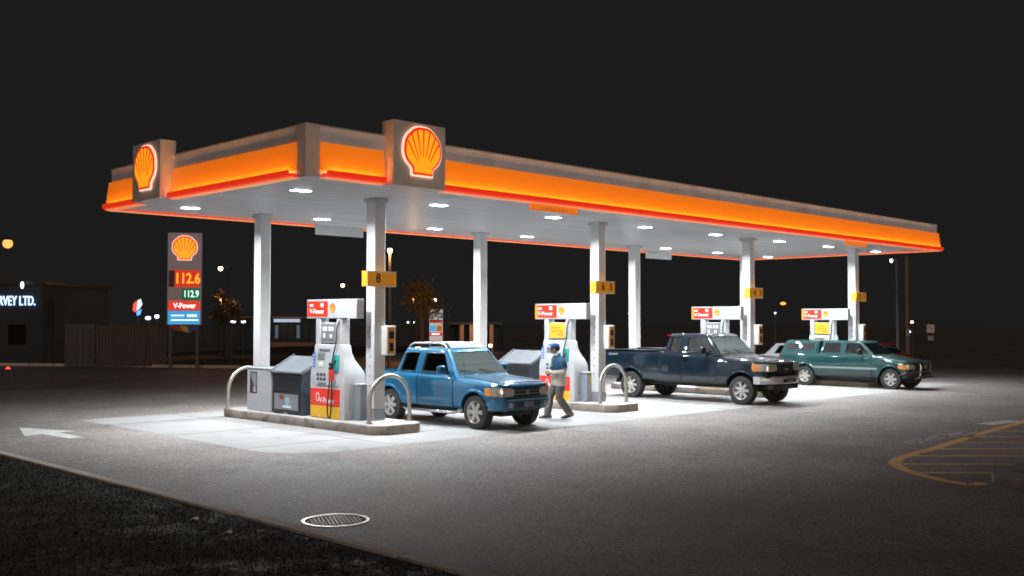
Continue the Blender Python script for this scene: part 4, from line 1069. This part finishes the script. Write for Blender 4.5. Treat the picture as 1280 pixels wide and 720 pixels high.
# ---------------------------------------------------------------- two parked cars behind the teal pickup
def car(label, loc, rz, paint):
    t = thing('parked_car', label, 'car', loc, rz)
    st = [(2.15,.70,.40,.72,.74),(2.05,.82,.34,.78,.82),(1.4,.86,.30,.86,.94),(.95,.86,.28,.92,.98),(-1.4,.86,.28,.96,1.0),(-1.95,.84,.32,.95,.98),(-2.1,.78,.40,.90,.93)]
    me = body_mesh(st, [(1.35,.31,.37),(-1.25,.31,.37)], [], 30); me.materials.clear(); me.materials.append(mt[paint]); link('body', me, t, smooth=32)
    bm = bmesh.new(); bm.from_mesh(me); bvh = BVHTree.FromBMesh(bm); bm.free()
    lo = [(-.78,-1.85,.93),(.78,-1.85,.93),(.78,1.0,.93),(-.78,1.0,.93)]; hi = [(-.60,-1.35,1.43),(.60,-1.35,1.43),(.60,.25,1.43),(-.60,.25,1.43)]
    b = MB(); b.loft([lo,hi]); o = b.build('raw','black',fix=True)
    bm = bmesh.new(); bm.from_mesh(o.data); bmesh.ops.bevel(bm, geom=[e for e in bm.edges if max(v.co.z for v in e.verts) > 1.0], offset=.07, segments=3, profile=.5, affect='EDGES'); bm.to_mesh(o.data); bm.free()
    lo2 = [(x*.94,y*.96,z-.1) for x,y,z in lo]; hi2 = [(x*.93,y*.95,1.39) for x,y,z in hi]
    i_ = MB(); i_.loft([lo2,hi2]); cs = [i_.build('cut','black',fix=True)]
    wins = [[(-1.35,1.0),(-.45,1.0),(-.45,1.34),(-1.15,1.34)],[(-.36,1.0),(.72,1.0),(.25,1.34),(-.36,1.34)]]
    for q in wins: k = MB(); k.prism(q,'x',-1,1); cs.append(k.build('cut','black',fix=True))
    k = MB(); k.prism([(-.68,.99),(.68,.99),(.54,1.36),(-.54,1.36)],'y',-.4,2); cs.append(k.build('cut','black',fix=True))
    k = MB(); k.prism([(-.64,1.02),(.64,1.02),(.52,1.34),(-.52,1.34)],'y',-.6,-2.4); cs.append(k.build('cut','black',fix=True))
    cm = boolean(o, cs); cm.materials.clear(); cm.materials.append(mt[paint]); link('cabin', cm, t, smooth=32)
    sx = lambda z: .78-.18*(z-.93)/.5
    for q in wins:
        for s in (1,-1): b = MB(); b.add(*pane([(s*(sx(z)-.02),y,z) for y,z in q],(s,0,0))); b.build('side_window','glassdark',t,fix=True)
    b = MB(); b.add(*pane([(-.69,.90,.985),(.69,.90,.985),(.55,.34,1.365),(-.55,.34,1.365)],(0,1,.6))); b.build('windscreen','screenglass',t,fix=True)
    b = MB(); b.add(*pane([(-.65,-1.74,1.01),(.65,-1.74,1.01),(.53,-1.42,1.35),(-.53,-1.42,1.35)],(0,-1,.6))); b.build('rear_window','glassdark',t,fix=True)
    for s in (-.34,.34): b = MB(); b.box(s-.2,s+.2,-.25,-.13,.9,1.2); b.build('seat','cloth',t,bevel=.03)
    for yy in (1.35,-1.25):
        for s in (1,-1): wheel(t,(s*.755,yy,.31),s,.31,.2,5,'alloy',.24)
    for s in (1,-1):
        v,f = vgrid(bvh,[(s*.45,2.4,.60),(s*.86,1.95,.62),(s*.86,1.95,.74),(s*.45,2.4,.72)],(-.4*s,-.9,0),6,3,.012); b = MB(); b.add(v,f); b.build('headlight','lens',t,smooth=40,fix=True)
        v,f = vgrid(bvh,[(s*.45,-2.4,.70),(s*.8,-2.2,.70),(s*.8,-2.2,.86),(s*.45,-2.4,.86)],(-.2*s,.98,0),5,3,.012); b = MB(); b.add(v,f); b.build('tail_light','redlens',t,smooth=40,fix=True)
        MB().box(min(s*.80,s*.96),max(s*.80,s*.96),.52,.62,.96,1.08).build('door_mirror',paint,t,bevel=.03)
    return t
car('pale silver car glimpsed between the dark pickup and the teal pickup', (26.0,3.9,0), PI, 'paint_silver')
car('dark red car glimpsed behind the windscreen of the teal pickup', (28.7,3.2,0), 0, 'paint_red')
# ================================================================== the walking person (local +y forward)
def skin_mesh(name, V, Eg, rad, root=0, sub=2):
    me = bpy.data.meshes.new(name); me.from_pydata(V, Eg, []); o = bpy.data.objects.new(name, me); COL.objects.link(o)
    o.modifiers.new('Skin','SKIN'); d = me.skin_vertices[0].data
    for i, r in enumerate(rad): d[i].radius = r if isinstance(r, tuple) else (r, r)
    d[root].use_root = True
    sm = o.modifiers.new('Sub','SUBSURF'); sm.levels = sub; sm.render_levels = sub
    m2 = evaluated_mesh(o); bpy.data.objects.remove(o); return m2
per = thing('person', 'person in blue cap, blue vest, beige jacket and grey trousers walking by a pump', 'person', (4.78,-1.04,.004), R(62)); per.scale = (1.10,1.10,1.02)
V = []; Eg = []; rad = []; ix = {}
def jt(n, p, r, parent=None):
    ix[n] = len(V); V.append(p); rad.append(r)
    if parent: Eg.append((ix[parent], ix[n]))
jt('pelvis',(0,0,.95),.11); jt('waist',(0,.02,1.12),.10,'pelvis'); jt('chest',(0,.04,1.34),.11,'waist'); jt('neck',(0,.07,1.50),.052,'chest'); jt('jaw',(0,.115,1.575),.066,'neck'); jt('head',(0,.115,1.655),.088,'jaw'); jt('crown',(0,.10,1.735),.062,'head')
jt('nose',(0,.212,1.632),.014,'head')
for s, n in ((1,'r'),(-1,'l')):
    jt('ear'+n,(s*.088,.105,1.635),.016,'head')
    jt('sh'+n,(s*.18,.03,1.41),.06,'chest')
    el = (s*.25,-.03,1.15); wr = (s*.13,.20,1.08)
    jt('el'+n,el,.042,'sh'+n); jt('wr'+n,wr,.028,'el'+n)
    jt('palm'+n,(s*.075,.265,1.085),.030,'wr'+n)
    for k,(dz,ln) in enumerate(((.026,.070),(.009,.078),(-.009,.072),(-.026,.058))):
        a = (s*.045,.30,1.085+dz); m = (s*.012,.325,1.083+dz); e = (-s*(ln-.062),.322,1.078+dz)
        jt(f'f{k}a{n}',a,.0095,'palm'+n); jt(f'f{k}b{n}',m,.0088,f'f{k}a{n}'); jt(f'f{k}c{n}',e,.0075,f'f{k}b{n}')
    jt('th1'+n,(s*.085,.285,1.125),.0105,'palm'+n); jt('th2'+n,(s*.055,.315,1.14),.009,'th1'+n)
legs = {'r':((.09,0,.92),(.105,.18,.52),(.10,.24,.10),(.10,.37,.04)), 'l':((-.09,0,.92),(-.10,.04,.50),(-.10,-.20,.13),(-.10,-.06,.04))}
for n in 'rl':
    h,k,a,f_ = legs[n]; jt('hip'+n,h,.085,'pelvis'); jt('kn'+n,k,.055,'hip'+n); jt('an'+n,a,.038,'kn'+n); jt('toe'+n,f_,.03,'an'+n)
me = skin_mesh('body', V, Eg, rad); me.materials.append(mt['skin']); link('body', me, per, smooth=80)
def ell(c, rx, ry, n=20, tilt=0.): return [(c[0]+rx*math.cos(2*PI*k/n), c[1]+ry*math.sin(2*PI*k/n), c[2]+tilt*math.sin(2*PI*k/n)) for k in range(n)]
def wob(r, a, i): return [(x*(1+a*math.sin(5*k+i*2.3)), y*(1+a*math.cos(3*k+i*1.7)), z) for k,(x,y,z) in enumerate(r)]
# jacket: torso plus sleeves
b = MB(); b.loft([wob(ell(c,rx,ry),.03,i) for i,(c,rx,ry) in enumerate([((0,-.005,.78),.205,.155),((0,0,.82),.212,.165),((0,.01,.95),.205,.158),((0,.02,1.10),.195,.15),((0,.03,1.25),.205,.15),((0,.035,1.36),.205,.14),((0,.045,1.43),.165,.115),((0,.06,1.48),.085,.085),((0,.07,1.51),.07,.07)])])
for s in (1,-1):
    b.tube([(s*.14,.03,1.405),(s*.19,.025,1.39),(s*.225,.0,1.29),(s*.255,-.03,1.16),(s*.245,-.01,1.125),(s*.20,.09,1.10),(s*.145,.185,1.08),(s*.135,.20,1.078)], [.06,.078,.072,.064,.062,.055,.046,.044], 14)
jk = b.build('jacket', 'jacket', per, smooth=70, fix=True)
b = MB(); b.loft([wob(ell(c,rx,ry),.025,i+3) for i,(c,rx,ry) in enumerate([((0,.025,1.16),.207,.163),((0,.03,1.18),.214,.168),((0,.033,1.27),.217,.163),((0,.037,1.365),.214,.152),((0,.047,1.435),.172,.125),((0,.06,1.487),.093,.093),((0,.066,1.515),.08,.08)])])
for s in (1,-1): b.tube([(s*.13,.03,1.41),(s*.19,.025,1.395),(s*.228,-.003,1.28),(s*.245,-.02,1.19)], [.066,.087,.082,.076], 14)
b.build('vest', 'vest', per, smooth=70, fix=True)
b = MB(); b.tube([(.075*math.cos(a),.075+.078*math.sin(a),1.515+.012*math.sin(2*a)) for a in [2*PI*k/18 for k in range(18)]], .028, 8, closed=True); b.tube([(-.04,.15,1.50),(-.05,.205,1.38),(-.06,.215,1.24)], [.03,.042,.036], 8); b.build('scarf', 'scarf', per, smooth=70)
# trousers and boots
b = MB(); b.loft([ell((0,0,1.0),.165,.13),ell((0,0,.90),.185,.145),ell((0,0,.80),.175,.13)])
for n in 'rl':
    h,k,a,f_ = [Vector(q) for q in legs[n]]
    b.tube([h+Vector((0,0,-.02)), h.lerp(k,.35), h.lerp(k,.75), k, k.lerp(a,.3), k.lerp(a,.7), a+Vector((0,.0,.0)), a+Vector((0,.01,-.045))], [.108,.105,.09,.083,.086,.082,.078,.082], 14)
b.build('trousers', 'trousers', per, smooth=70, fix=True)
for n in 'rl':
    h,k,a,f_ = [Vector(q) for q in legs[n]]; d = (f_-a); d.z = 0; d.normalize(); s_ = Vector((d.y,-d.x,0))
    pit = 0. if n == 'r' else .35
    b = MB(); rings = []
    for (t_, hw, ht) in ((-.09,.035,.07),(-.07,.042,.10),(0,.046,.12),(.08,.048,.085),(.14,.05,.065),(.18,.042,.05),(.20,.02,.03)):
        c_ = a + d*t_; zb_ = max(0, .012+(.0 if n=='r' else max(0,.06-(t_+.09)*.45)))
        rings.append([tuple(c_+s_*hw*math.cos(q)+Vector((0,0,-c_.z+zb_+ht*.5*(1+math.sin(q))))) for q in [2*PI*j/12 for j in range(12)]])
    b.loft(rings); b.build('boot', 'boots', per, smooth=60, fix=True)
# hair, cap, eyes, mouth
b = MB(); b.ball((0,.095,1.665), .098, 18, sc=(.97,1.05,1.0)); b.f = [f for f in b.f if sum(b.v[i][1] for i in f)/4 < .125 and sum(b.v[i][2] for i in f)/4 > 1.60]; b.mi = [0]*len(b.f); b.build('hair', 'hair', per, smooth=80)
b = MB(); b.ball((0,.105,1.685), .104, 20, sc=(.97,1.06,.95)); b.f = [f for f in b.f if sum(b.v[i][2] for i in f)/len(f) > 1.685]; b.mi = [0]*len(b.f)
b.loft([[( .085*math.cos(q), .175+.105*max(0,math.sin(q)), 1.690-.05*max(0,math.sin(q))**2+z) for q in [PI*j/10 for j in range(11)]] for z in (0,.008)])
b.build('cap', 'capblue', per, smooth=60, fix=True)
for s in (1,-1): MB().ball((s*.032,.192,1.655), .011, 10).build('eye', 'darkink', per, smooth=80)
b = MB(); b.box(-.024,.024,.172,.186,1.583,1.590); b.build('mouth', M('lips', (.32,.13,.11), .5), per, bevel=.003)
t = tag(MB().box(-.055,.075,.255,.305,1.035,1.15).build('wallet', 'darkink', None, bevel=.01), 'small dark wallet held in both hands by the person in the blue cap', 'wallet')
t.location = per.location; t.rotation_euler = per.rotation_euler

# ================================================================== beyond the forecourt
def gp(u, d):                 # ground point below photo column u at distance d
    p = at(u, 401.5, d); return Vector((p.x, p.y, 0))
def zz(v, d): return CAM.z + (401.5-v)/FPX*d
# price pylon
D = 50; p = gp(230, D)
t = thing('price_sign', 'tall grey price pylon with glowing fan emblem, orange and green price rows', 'sign', p, FACE+R(12))
MB().box(-.80,.80,0,.34,2.15,6.65).build('cabinet', 'signgrey', t, bevel=.02)
b = MB(); b.box(-.70,-.55,.05,.28,0,2.15); b.build('leg', 'darkmetal', t); b = MB(); b.box(.55,.70,.05,.28,0,2.15); b.build('leg', 'darkmetal', t)
emblem(t, (0,0,5.85), 1.12, 1.0)
MB().box(-.74,.74,-.012,0,3.98,4.82).build('price_panel', 'ledredback', t)
MB().box(-.74,-.46,-.016,-.012,4.0,4.8).build('price_panel_end', 'darkink', t)
text('price', '112.6', .70, 'ledorange', t, face_front(.14,-.018,4.40), bold=.02, sx=.78)
MB().box(-.12,.74,-.012,0,3.36,3.94).build('price_panel', 'ledgreenback', t)
text('price', '112.9', .46, 'ledgreen', t, face_front(.32,-.018,3.65), bold=.02, sx=.72)
MB().box(-.74,.74,-.012,0,2.86,3.33).build('red_panel', M('lit red pylon panel', (.7,.04,.02), .4, emit=(1.,.04,.015), estr=.6), t)
text('lettering', 'V-Power', .34, 'whitelit', t, face_front(.02,-.016,3.08), bold=.03, sx=.85)
MB().box(-.74,.74,-.012,0,2.19,2.83).build('blue_panel', 'bluepanel', t)
b = MB(); b.box(-.6,.0,-.016,-.012,2.58,2.64); b.build('print', 'whitelit', t); b = MB(); b.box(.15,.6,-.016,-.012,2.55,2.66); b.build('print', 'whitelit', t); b = MB(); b.box(-.6,.66,-.016,-.012,2.36,2.42); b.build('print', 'whitelit', t)
t = thing('banner', 'small red, yellow and blue banner below the price pylon', 'banner', p+Vector((0,0,1.78)), FACE+R(12))
b = MB(); b.prism([(-.74,.33),(-.2,.33),(-.05,.05),(-.4,.1)], 'y', .0, .02); b.build('red_field', M('red cloth', (.45,.05,.02), .7), t, fix=True)
b = MB(); b.prism([(-.19,.33),(.15,.33),(.25,.0),(-.04,.05)], 'y', .0, .02); b.build('yellow_field', M('yellow cloth', (.65,.42,.08), .7), t, fix=True)
b = MB(); b.prism([(.16,.33),(.74,.33),(.6,.15),(.26,.0)], 'y', .0, .02); b.build('blue_field', M('blue cloth', (.03,.14,.35), .7), t, fix=True)
# second pylon in the distance
D = 62; p = gp(545, D); k = D/FPX
t = thing('shop_sign', 'small white, blue and red pylon sign seen above the roof of the blue pickup', 'sign', p, FACE)
MB().box(-.40,.40,0,.2,1.15,zz(387,D)).build('cabinet', M('lit white cabinet', (.6,.6,.62), .4, emit=(.85,.92,1.), estr=.30), t, bevel=.02)
MB().box(-.38,-.32,.02,.12,0,1.15).build('leg', 'linewhite', t); MB().box(.30,.36,.02,.12,0,1.15).build('leg', 'linewhite', t)
b = MB(); b.tube([(.22*math.cos(a),-.01,zz(392,D)-.02+.10*math.sin(a*1.0)) for a in [k_*PI/7-.5 for k_ in range(9)]], .035, 6); b.build('swirl', 'darkink', t)
for u0,u1,v0,v1,m_ in ((-.38,.38,400,403.5,'signred'),(-.36,.0,407,414,'bluepanel'),(.04,.36,407,414,'callyellow'),(-.38,.38,415.5,420,'ledredback')):
    MB().box(u0,u1,-.012,0,zz(v1,D),zz(v0,D)).build('panel', m_, t)
b = MB(); b.box(-.26,.22,-.018,-.012,zz(418.6,D),zz(416.8,D)); b.build('lettering', 'whitelit', t)
# timber fence, mesh fence, far kerb
D = 52
def boards(u0, u1, top, lab, mat, sp=.16):
    a, c = gp(u0,D), gp(u1,D); ln = (c-a).length; ang = math.atan2((c-a).y,(c-a).x)
    t = thing('timber_fence', lab, 'fence', a, ang); n = int(ln/sp); b = MB()
    for i in range(n):
        h = top+rnd.uniform(-.02,.02); b.box(i*sp,i*sp+sp-.012,-.012,.012,.06,h)
    b.build('boards', mat, t, bevel=.004)
    b = MB(); b.box(0,ln,.014,.06,.5,.6); b.build('rail', mat, t); b = MB(); b.box(0,ln,.014,.06,top-.5,top-.4); b.build('rail', mat, t)
    for x in [q*2.4 for q in range(int(ln/2.4)+1)]: MB().box(x,x+.1,-.06,-.014,0,top+.02).build('post', mat, t)
    b = MB(); b.box(0,ln,-.03,.03,top-.10,top-.02); 
    return t
boards(82, 120, 2.18, 'darker plain end of the timber fence left of the price pylon', M('dark fence boards', (.10,.085,.08), .9, vary=(2,.25)), .3)
boards(121, 209, 2.14, 'brown board fence behind and left of the price pylon', 'wood')
a, c = gp(256,D), gp(322,D)
t = thing('mesh_fence', 'dark wire mesh fence with thin posts right of the price pylon', 'fence', a, FACE)
ln = (c-a).length
for i in range(3): MB().tube([(i*ln/2,0,0),(i*ln/2,0,2.1)], .035, 8).build('post', 'darkmetal', t, smooth=50)
MB().tube([(0,0,2.08),(ln,0,2.08)], .02, 6).build('top_rail', 'darkmetal', t)
b = MB()
for i in range(int(ln/.12)): b.box(i*.12,i*.12+.006,-.003,.003,.05,2.05)
for j in range(17): b.box(0,ln,.0035,.0075,.05+j*.12,.056+j*.12)
b.build('mesh', 'darkmetal', t)
b = MB(); a, c = gp(-20,54), gp(300,51); d = (c-a).normalized(); n_ = Vector((-d.y,d.x,0))
for q in range(7):
    p0 = a.lerp(c,q/7); p1 = a.lerp(c,(q+1)/7-.002)
    b.prism(ccw([tuple((p0).xy),tuple((p1).xy),tuple((p1+n_*.2).xy),tuple((p0+n_*.2).xy)]), 'z', -.02, .14)
tag(b.build('far_kerb', 'kerb'), kind='structure')
sheet('far_verge', ccw([tuple((a+n_*.2).xy),tuple((c+n_*.2).xy),tuple((c+n_*40).xy),tuple((a+n_*40).xy)]), .10, M('far verge turf', (.035,.032,.02), .95, vary=(.8,.3)))
# business with blue-white sign letters, out on the left
D = 55; p = gp(0, D+.4)
t = thing('office_building', 'dark single storey building at the left edge with blue white sign letters', 'building', p, FACE)
MB().box(-9,2.3,0,9,0,4.3).build('wall', 'darkwall', t); MB().box(-9.2,2.5,-.2,9.2,4.3,4.5).build('roof', 'darkmetal', t)
for x in (-1.4,.4):
    w_ = MB().box(x,x+1.1,-.03,0,1.0,2.2).build('window', 'darkmetal', t); MB().box(x+.06,x+1.04,-.036,-.03,1.06,2.14).build('pane', M('dark pane', (.01,.012,.015), .1) if x < 0 else bpy.data.materials['dark pane'], w_)
text('sign_letters', 'RVEY LTD.', .72, 'bluewhite', t, face_front(.92,-.06,zz(377,D)), ext=.03, bold=.01, sx=.60)
# dim long shop with a lit eave, far off between cabinet and pump
D = 92; p = gp(265, D); k = D/FPX
t = thing('low_shop', 'low dark shop with a pale lit eave seen left of the nearest pump', 'building', p, FACE)
ln = 150*k
MB().box(0,ln,0,8,0,zz(398,D)).build('wall', 'darkwall', t); MB().box(-.2,ln+.2,-.6,8.2,zz(398,D),zz(396,D)).build('roof', M('roof edge in orange light colour', (.28,.15,.08), .8), t)  # orange light along the roof edge is put into its colour
MB().box(80*k,112*k,-.9,-.62,zz(403,D),zz(399,D)).build('lit_eave', M('lit pale eave', (.5,.6,.7), .5, emit=(.6,.78,1.), estr=.55), t)
for i in range(6): 
    w_ = MB().box((78+i*9)*k,(84+i*9)*k,-.04,0,.6,zz(405,D)).build('window', 'darkmetal', t)
    if i in (0,3): MB().box((79+i*9)*k,(83+i*9)*k,-.05,-.04,.8,zz(407,D)).build('pane', M('dim lit pane', (.2,.25,.3), .4, emit=(.5,.6,.75), estr=.10), w_)
MB().box(75*k,128*k,-.05,-.01,.0,.45).build('reflection_strip', M('painted orange reflection', (.35,.18,.08), .8), t)  # strip coloured as the dim orange reflection on the ground
# veranda with warm posts behind the blue pickup's roof
D = 78; p = gp(570, D); k = D/FPX
t = thing('veranda_building', 'dark building with warm lit veranda posts behind the back column over the blue pickup', 'building', p, FACE)
MB().box(-.5,58*k,1.2,8,0,zz(404,D)).build('wall', 'darkwall', t); MB().box(-.6,59*k,-.3,8.2,zz(405.9,D),zz(403,D)).build('roof', 'darkmetal', t)
for u0 in (5,17,30,42): MB().box(u0*k,(u0+4.5)*k,0,.3,0,zz(406,D)).build('post', M('pale veranda post', (.5,.36,.28), .7) if u0==5 else bpy.data.materials['pale veranda post'], t)
ld = bpy.data.lights.new('veranda_lamp','POINT'); ld.energy = 55; ld.color = (1,.45,.2); ld.shadow_soft_size = .15
lo = bpy.data.objects.new('veranda_lamp', ld); COL.objects.link(lo); lo.parent = t; lo.location = (25*k,-1.6,zz(410,D))
# street lamps and other lights
def lamp(u, v, d, px, mat, lab, pole=True, arm=0., pm='darkmetal', watts=0, col=(1,.5,.2), name='street_lamp', sz=(1,1,1), group='distant lamps'):
    p = gp(u, d); h = zz(v, d); r = px*.5*d/FPX  # globe radius takes in the glow around the lamp
    t = thing(name, lab, 'lamp', p, FACE, group)
    MB().ball((0,0,h), r, 14, sc=sz).build('globe', mat, t, smooth=80)
    if pole == 'wall':
        MB().box(-.03,.03,0,.55,h-.05,h+.05).build('bracket', 'darkmetal', t)
    elif pole:
        MB().tube([(arm,.05,0),(arm,.05,h*.7),(arm*.9,.05,h+r*.6),(arm*.4,.05,h+r*1.25),(0,.0,h+r*1.25)] if arm else [(0,0,0),(0,0,h-r*.8)], [.075,.06,.05,.04,.04] if arm else [.08,.06], 8).build('pole', pm, t, smooth=50)
        MB().lathe([(r*1.05,h+r*.75),(r*.7,h+r*1.2),(.02,h+r*1.3)], n=14).build('hood', 'darkmetal', t, smooth=50)
    else:
        MB().box(-r*.4,r*.4,r*.6,r*1.1,0,h).build('mast', 'darkmetal', t)
    if watts:
        ld = bpy.data.lights.new('lamp','POINT'); ld.energy = watts; ld.color = col; ld.shadow_soft_size = r
        lo = bpy.data.objects.new('lamp', ld); COL.objects.link(lo); lo.parent = t; lo.location = (0,-r*1.3,h-r*.8)
    return t
lamp(8,305,46,12,'sodium','large orange street lamp at the upper left edge, above the blue white letters', arm=-.5)
lamp(27,357,54.9,6,'coldlamp','slim white lamp just above the end of the blue white letters', pole='wall', sz=(.7,.7,1.5))
lamp(275,336,60,6,'pinklamp','pink white street lamp right of the price pylon, level with its price rows', arm=.5)
lamp(276,373,64,4.5,'sodium','small orange lamp under the leafy tree right of the price pylon', watts=260)
lamp(487,313,46,6.5,'pinklamp','street lamp on a tall wooden pole right of the column with number 8', pm='pole', watts=150, col=(1,.55,.25))
lamp(428,357,66,5,'pinklamp','small warm lamp directly over the header of the nearest pump', arm=.4)
lamp(544,375,74,4.5,'pinklamp','small warm lamp above the white blue and red pylon sign', arm=.4)
lamp(1115,325,44,5,'coldlamp','cold white lamp just under the far corner of the canopy', arm=.25, sz=(.8,.8,1.2))
lamp(979,379,80,5,'sodium','faint orange lamp between the two far pump headers', sz=(1.5,1,.8))
lamp(969,391,80,2.6,'coldlamp','tiny white light under the faint orange lamp between the far pumps', pole=False)
lamp(1140,402,58,3.6,'pinklamp','small warm light right of the brown utility pole at far right')
lamp(1137,414,58,2.6,'coldlamp','tiny white light low beside the brown utility pole at far right', pole=False)
lamp(613,432,66,5,'pinklamp','low warm light beside the back column over the hood of the blue pickup')
lamp(510,403,70,2.6,'coldlamp','left one of two tiny white lights behind the cab of the blue pickup', arm=.15)
lamp(517,403,72,2.4,'coldlamp','right one of two tiny white lights behind the cab of the blue pickup', arm=.15)
lamp(11,462,50,6,'redlamp','low red light at the left edge close to the ground', pole=False, name='red_light')
lamp(492,424,70,2.6,'pinklamp','tiny warm light left of the roof rack of the blue pickup', pole=False, name='low_light')
lamp(787,392,70,3,'coldlamp','tiny cold light right of the column with numbers 6 and 5', pole=False, name='low_light')
# illuminated red and blue sign with two white floodlights
D = 60; k = D/FPX; p = gp(180, D)
t = thing('neon_sign', 'small red and pale blue neon sign above the board fence', 'sign', p, FACE)
b = MB(); b.prism([(-13*k,zz(380,D)),(-10*k,zz(377,D)),(-8*k,zz(384,D)),(-11*k,zz(391,D)),(-14*k,zz(388,D))], 'y', -.05, 0); b.build('red_tube', 'redlamp', t, fix=True)
b = MB(); b.prism([(-8*k,zz(376,D)),(-4*k,zz(374,D)),(-2*k,zz(381,D)),(-5*k,zz(386,D)),(-9*k,zz(389,D))], 'y', -.08, -.03); b.build('white_tube', M('pale neon', (.7,.75,.9), .4, emit=(.75,.8,1.), estr=1.1), t, fix=True)
b = MB(); b.prism([(-9*k,zz(390,D)),(-3*k,zz(387,D)),(-5*k,zz(394,D)),(-9*k,zz(395,D))], 'y', -.05, 0); b.build('blue_tube', M('blue neon', (.1,.3,.8), .4, emit=(.12,.38,1.), estr=1.6), t, fix=True)
b = MB(); b.box(-9*k,-8*k,.02,.12,0,zz(376,D)); b.build('mast', 'darkmetal', t)
lamp(185,398,62,5.5,'coldlamp','left one of two white floodlights just over the board fence', name='white_light', sz=(1.3,1,.9))
lamp(196,396,62,5.5,'coldlamp','right one of two white floodlights just over the board fence', name='white_light')
lamp(291.5,402.5,70,4,'coldlamp','left one of two car headlights in a row beyond the wire mesh fence', name='white_light', sz=(1.7,1,.8))  # headlights of a distant car, built as lamps on added poles
lamp(304,402.5,70,4,'coldlamp','right one of two car headlights in a row beyond the wire mesh fence', name='white_light', sz=(1.7,1,.8))
# utility pole and small road sign at far right
p = gp(1133, 53); t = thing('utility_pole', 'brown wooden utility pole under the far end of the canopy', 'pole', p, FACE)
MB().tube([(0,0,0),(0,0,3.2),(.02,0,5.75)], [.12,.11,.10], 10).build('shaft', 'pole', t, smooth=50)
MB().lathe([(.105,5.75),(.105,5.79),(.03,5.83)], c=(.02,0,0), n=10).build('cap', 'darkmetal', t)
MB().box(-.10,.10,-.17,-.11,1.6,2.0).build('plate', 'midgrey', t, bevel=.01)
D = 50; p = gp(1163, D); t = thing('road_sign', 'small pale rectangular sign on a thin post at the far right', 'sign', p, FACE)
MB().box(-.19,.19,-.01,.01,zz(415.5,D),zz(405,D)).build('plate', M('pale pink sign', (.55,.42,.40), .5), t, bevel=.004)
MB().box(-.14,.14,-.008,.008,zz(425,D),zz(419,D)).build('plate', 'midgrey', t)
MB().tube([(0,.04,0),(0,.04,zz(405,D))], .03, 8).build('post', 'darkmetal', t)
# trees
def tree(u, d, vtop, vbase, wpx, lab, seed, n_l, kind='autumn'):
    r_ = random.Random(seed); k = d/FPX; p = gp(u, d); h = zz(vtop, d); hb = zz(vbase, d); W_ = wpx*k/2
    t = thing('tree', lab, 'tree', p, r_.uniform(0,6))
    tr = MB(); tips = []
    tr.tube([(0,0,0),(.03,.02,hb*.6),(0,.05,hb),(.05,0,(hb+h)/2)], [.16,.13,.10,.04], 9)
    for i in range(11):
        a = r_.uniform(0,2*PI); z0 = hb*.72+(h-hb)*.75*i/11; L_ = W_*r_.uniform(.65,1.05)
        e = Vector((math.cos(a)*L_, math.sin(a)*L_, min(h, z0+L_*r_.uniform(.1,.9)))); m = Vector((0,.03,z0)).lerp(e,.5)+Vector((0,0,.12))
        tr.tube([(0,.03,z0), m, e], [.05,.03,.012], 6); tips += [m, e]
        for q in range(3):
            e2 = m.lerp(e, r_.random())+Vector((r_.gauss(0,.35),r_.gauss(0,.35),r_.uniform(.1,.6)))*W_*.5
            tr.tube([m.lerp(e,.6), e2], [.02,.008], 5); tips.append(e2)
    tr.build('trunk', 'bark', t, smooth=50)
    v = []; f = []
    for i in range(n_l):
        c_ = tips[r_.randrange(len(tips))]+Vector((r_.gauss(0,1),r_.gauss(0,1),r_.gauss(0,.8)))*W_*.26
        s = r_.uniform(.05,.12); a = Vector((r_.gauss(0,1),r_.gauss(0,1),r_.gauss(0,1))).normalized(); b_ = a.orthogonal().normalized(); kx = len(v)
        v += [c_-a*s, c_+b_*s*.5, c_+a*s, c_-b_*s*.5]; f.append((kx,kx+1,kx+2,kx+3))
    me = bpy.data.meshes.new('crown'); me.from_pydata(v,[],f); me.materials.append(mt['leaf']); link('crown', me, t)
tree(528, 62, 330, 385, 44, 'thin tree with sparse orange lit crown behind the cab of the blue pickup', 3, 1500)
tree(284, 63, 348, 392, 30, 'small leafy tree lit orange between the price pylon and the nearest back column', 5, 1500)
ld = bpy.data.lights.new('lamp','POINT'); ld.energy = 220; ld.color = (1,.42,.12); ld.shadow_soft_size = .2
p = gp(516,57)  # lamp, globe and pole added here to light the tree crown
t = thing('street_lamp', 'added dim orange lamp with slim pole, lighting the thin orange lit tree', 'lamp', p, FACE, 'distant lamps')
h = zz(374,57); MB().ball((0,0,h), .045, 10).build('globe', 'sodium', t, smooth=80); MB().tube([(0,0,0),(0,0,h-.05)], .04, 6).build('pole', 'darkmetal', t)
lo = bpy.data.objects.new('lamp', ld); COL.objects.link(lo); lo.parent = t; lo.location = (0,.2,h)
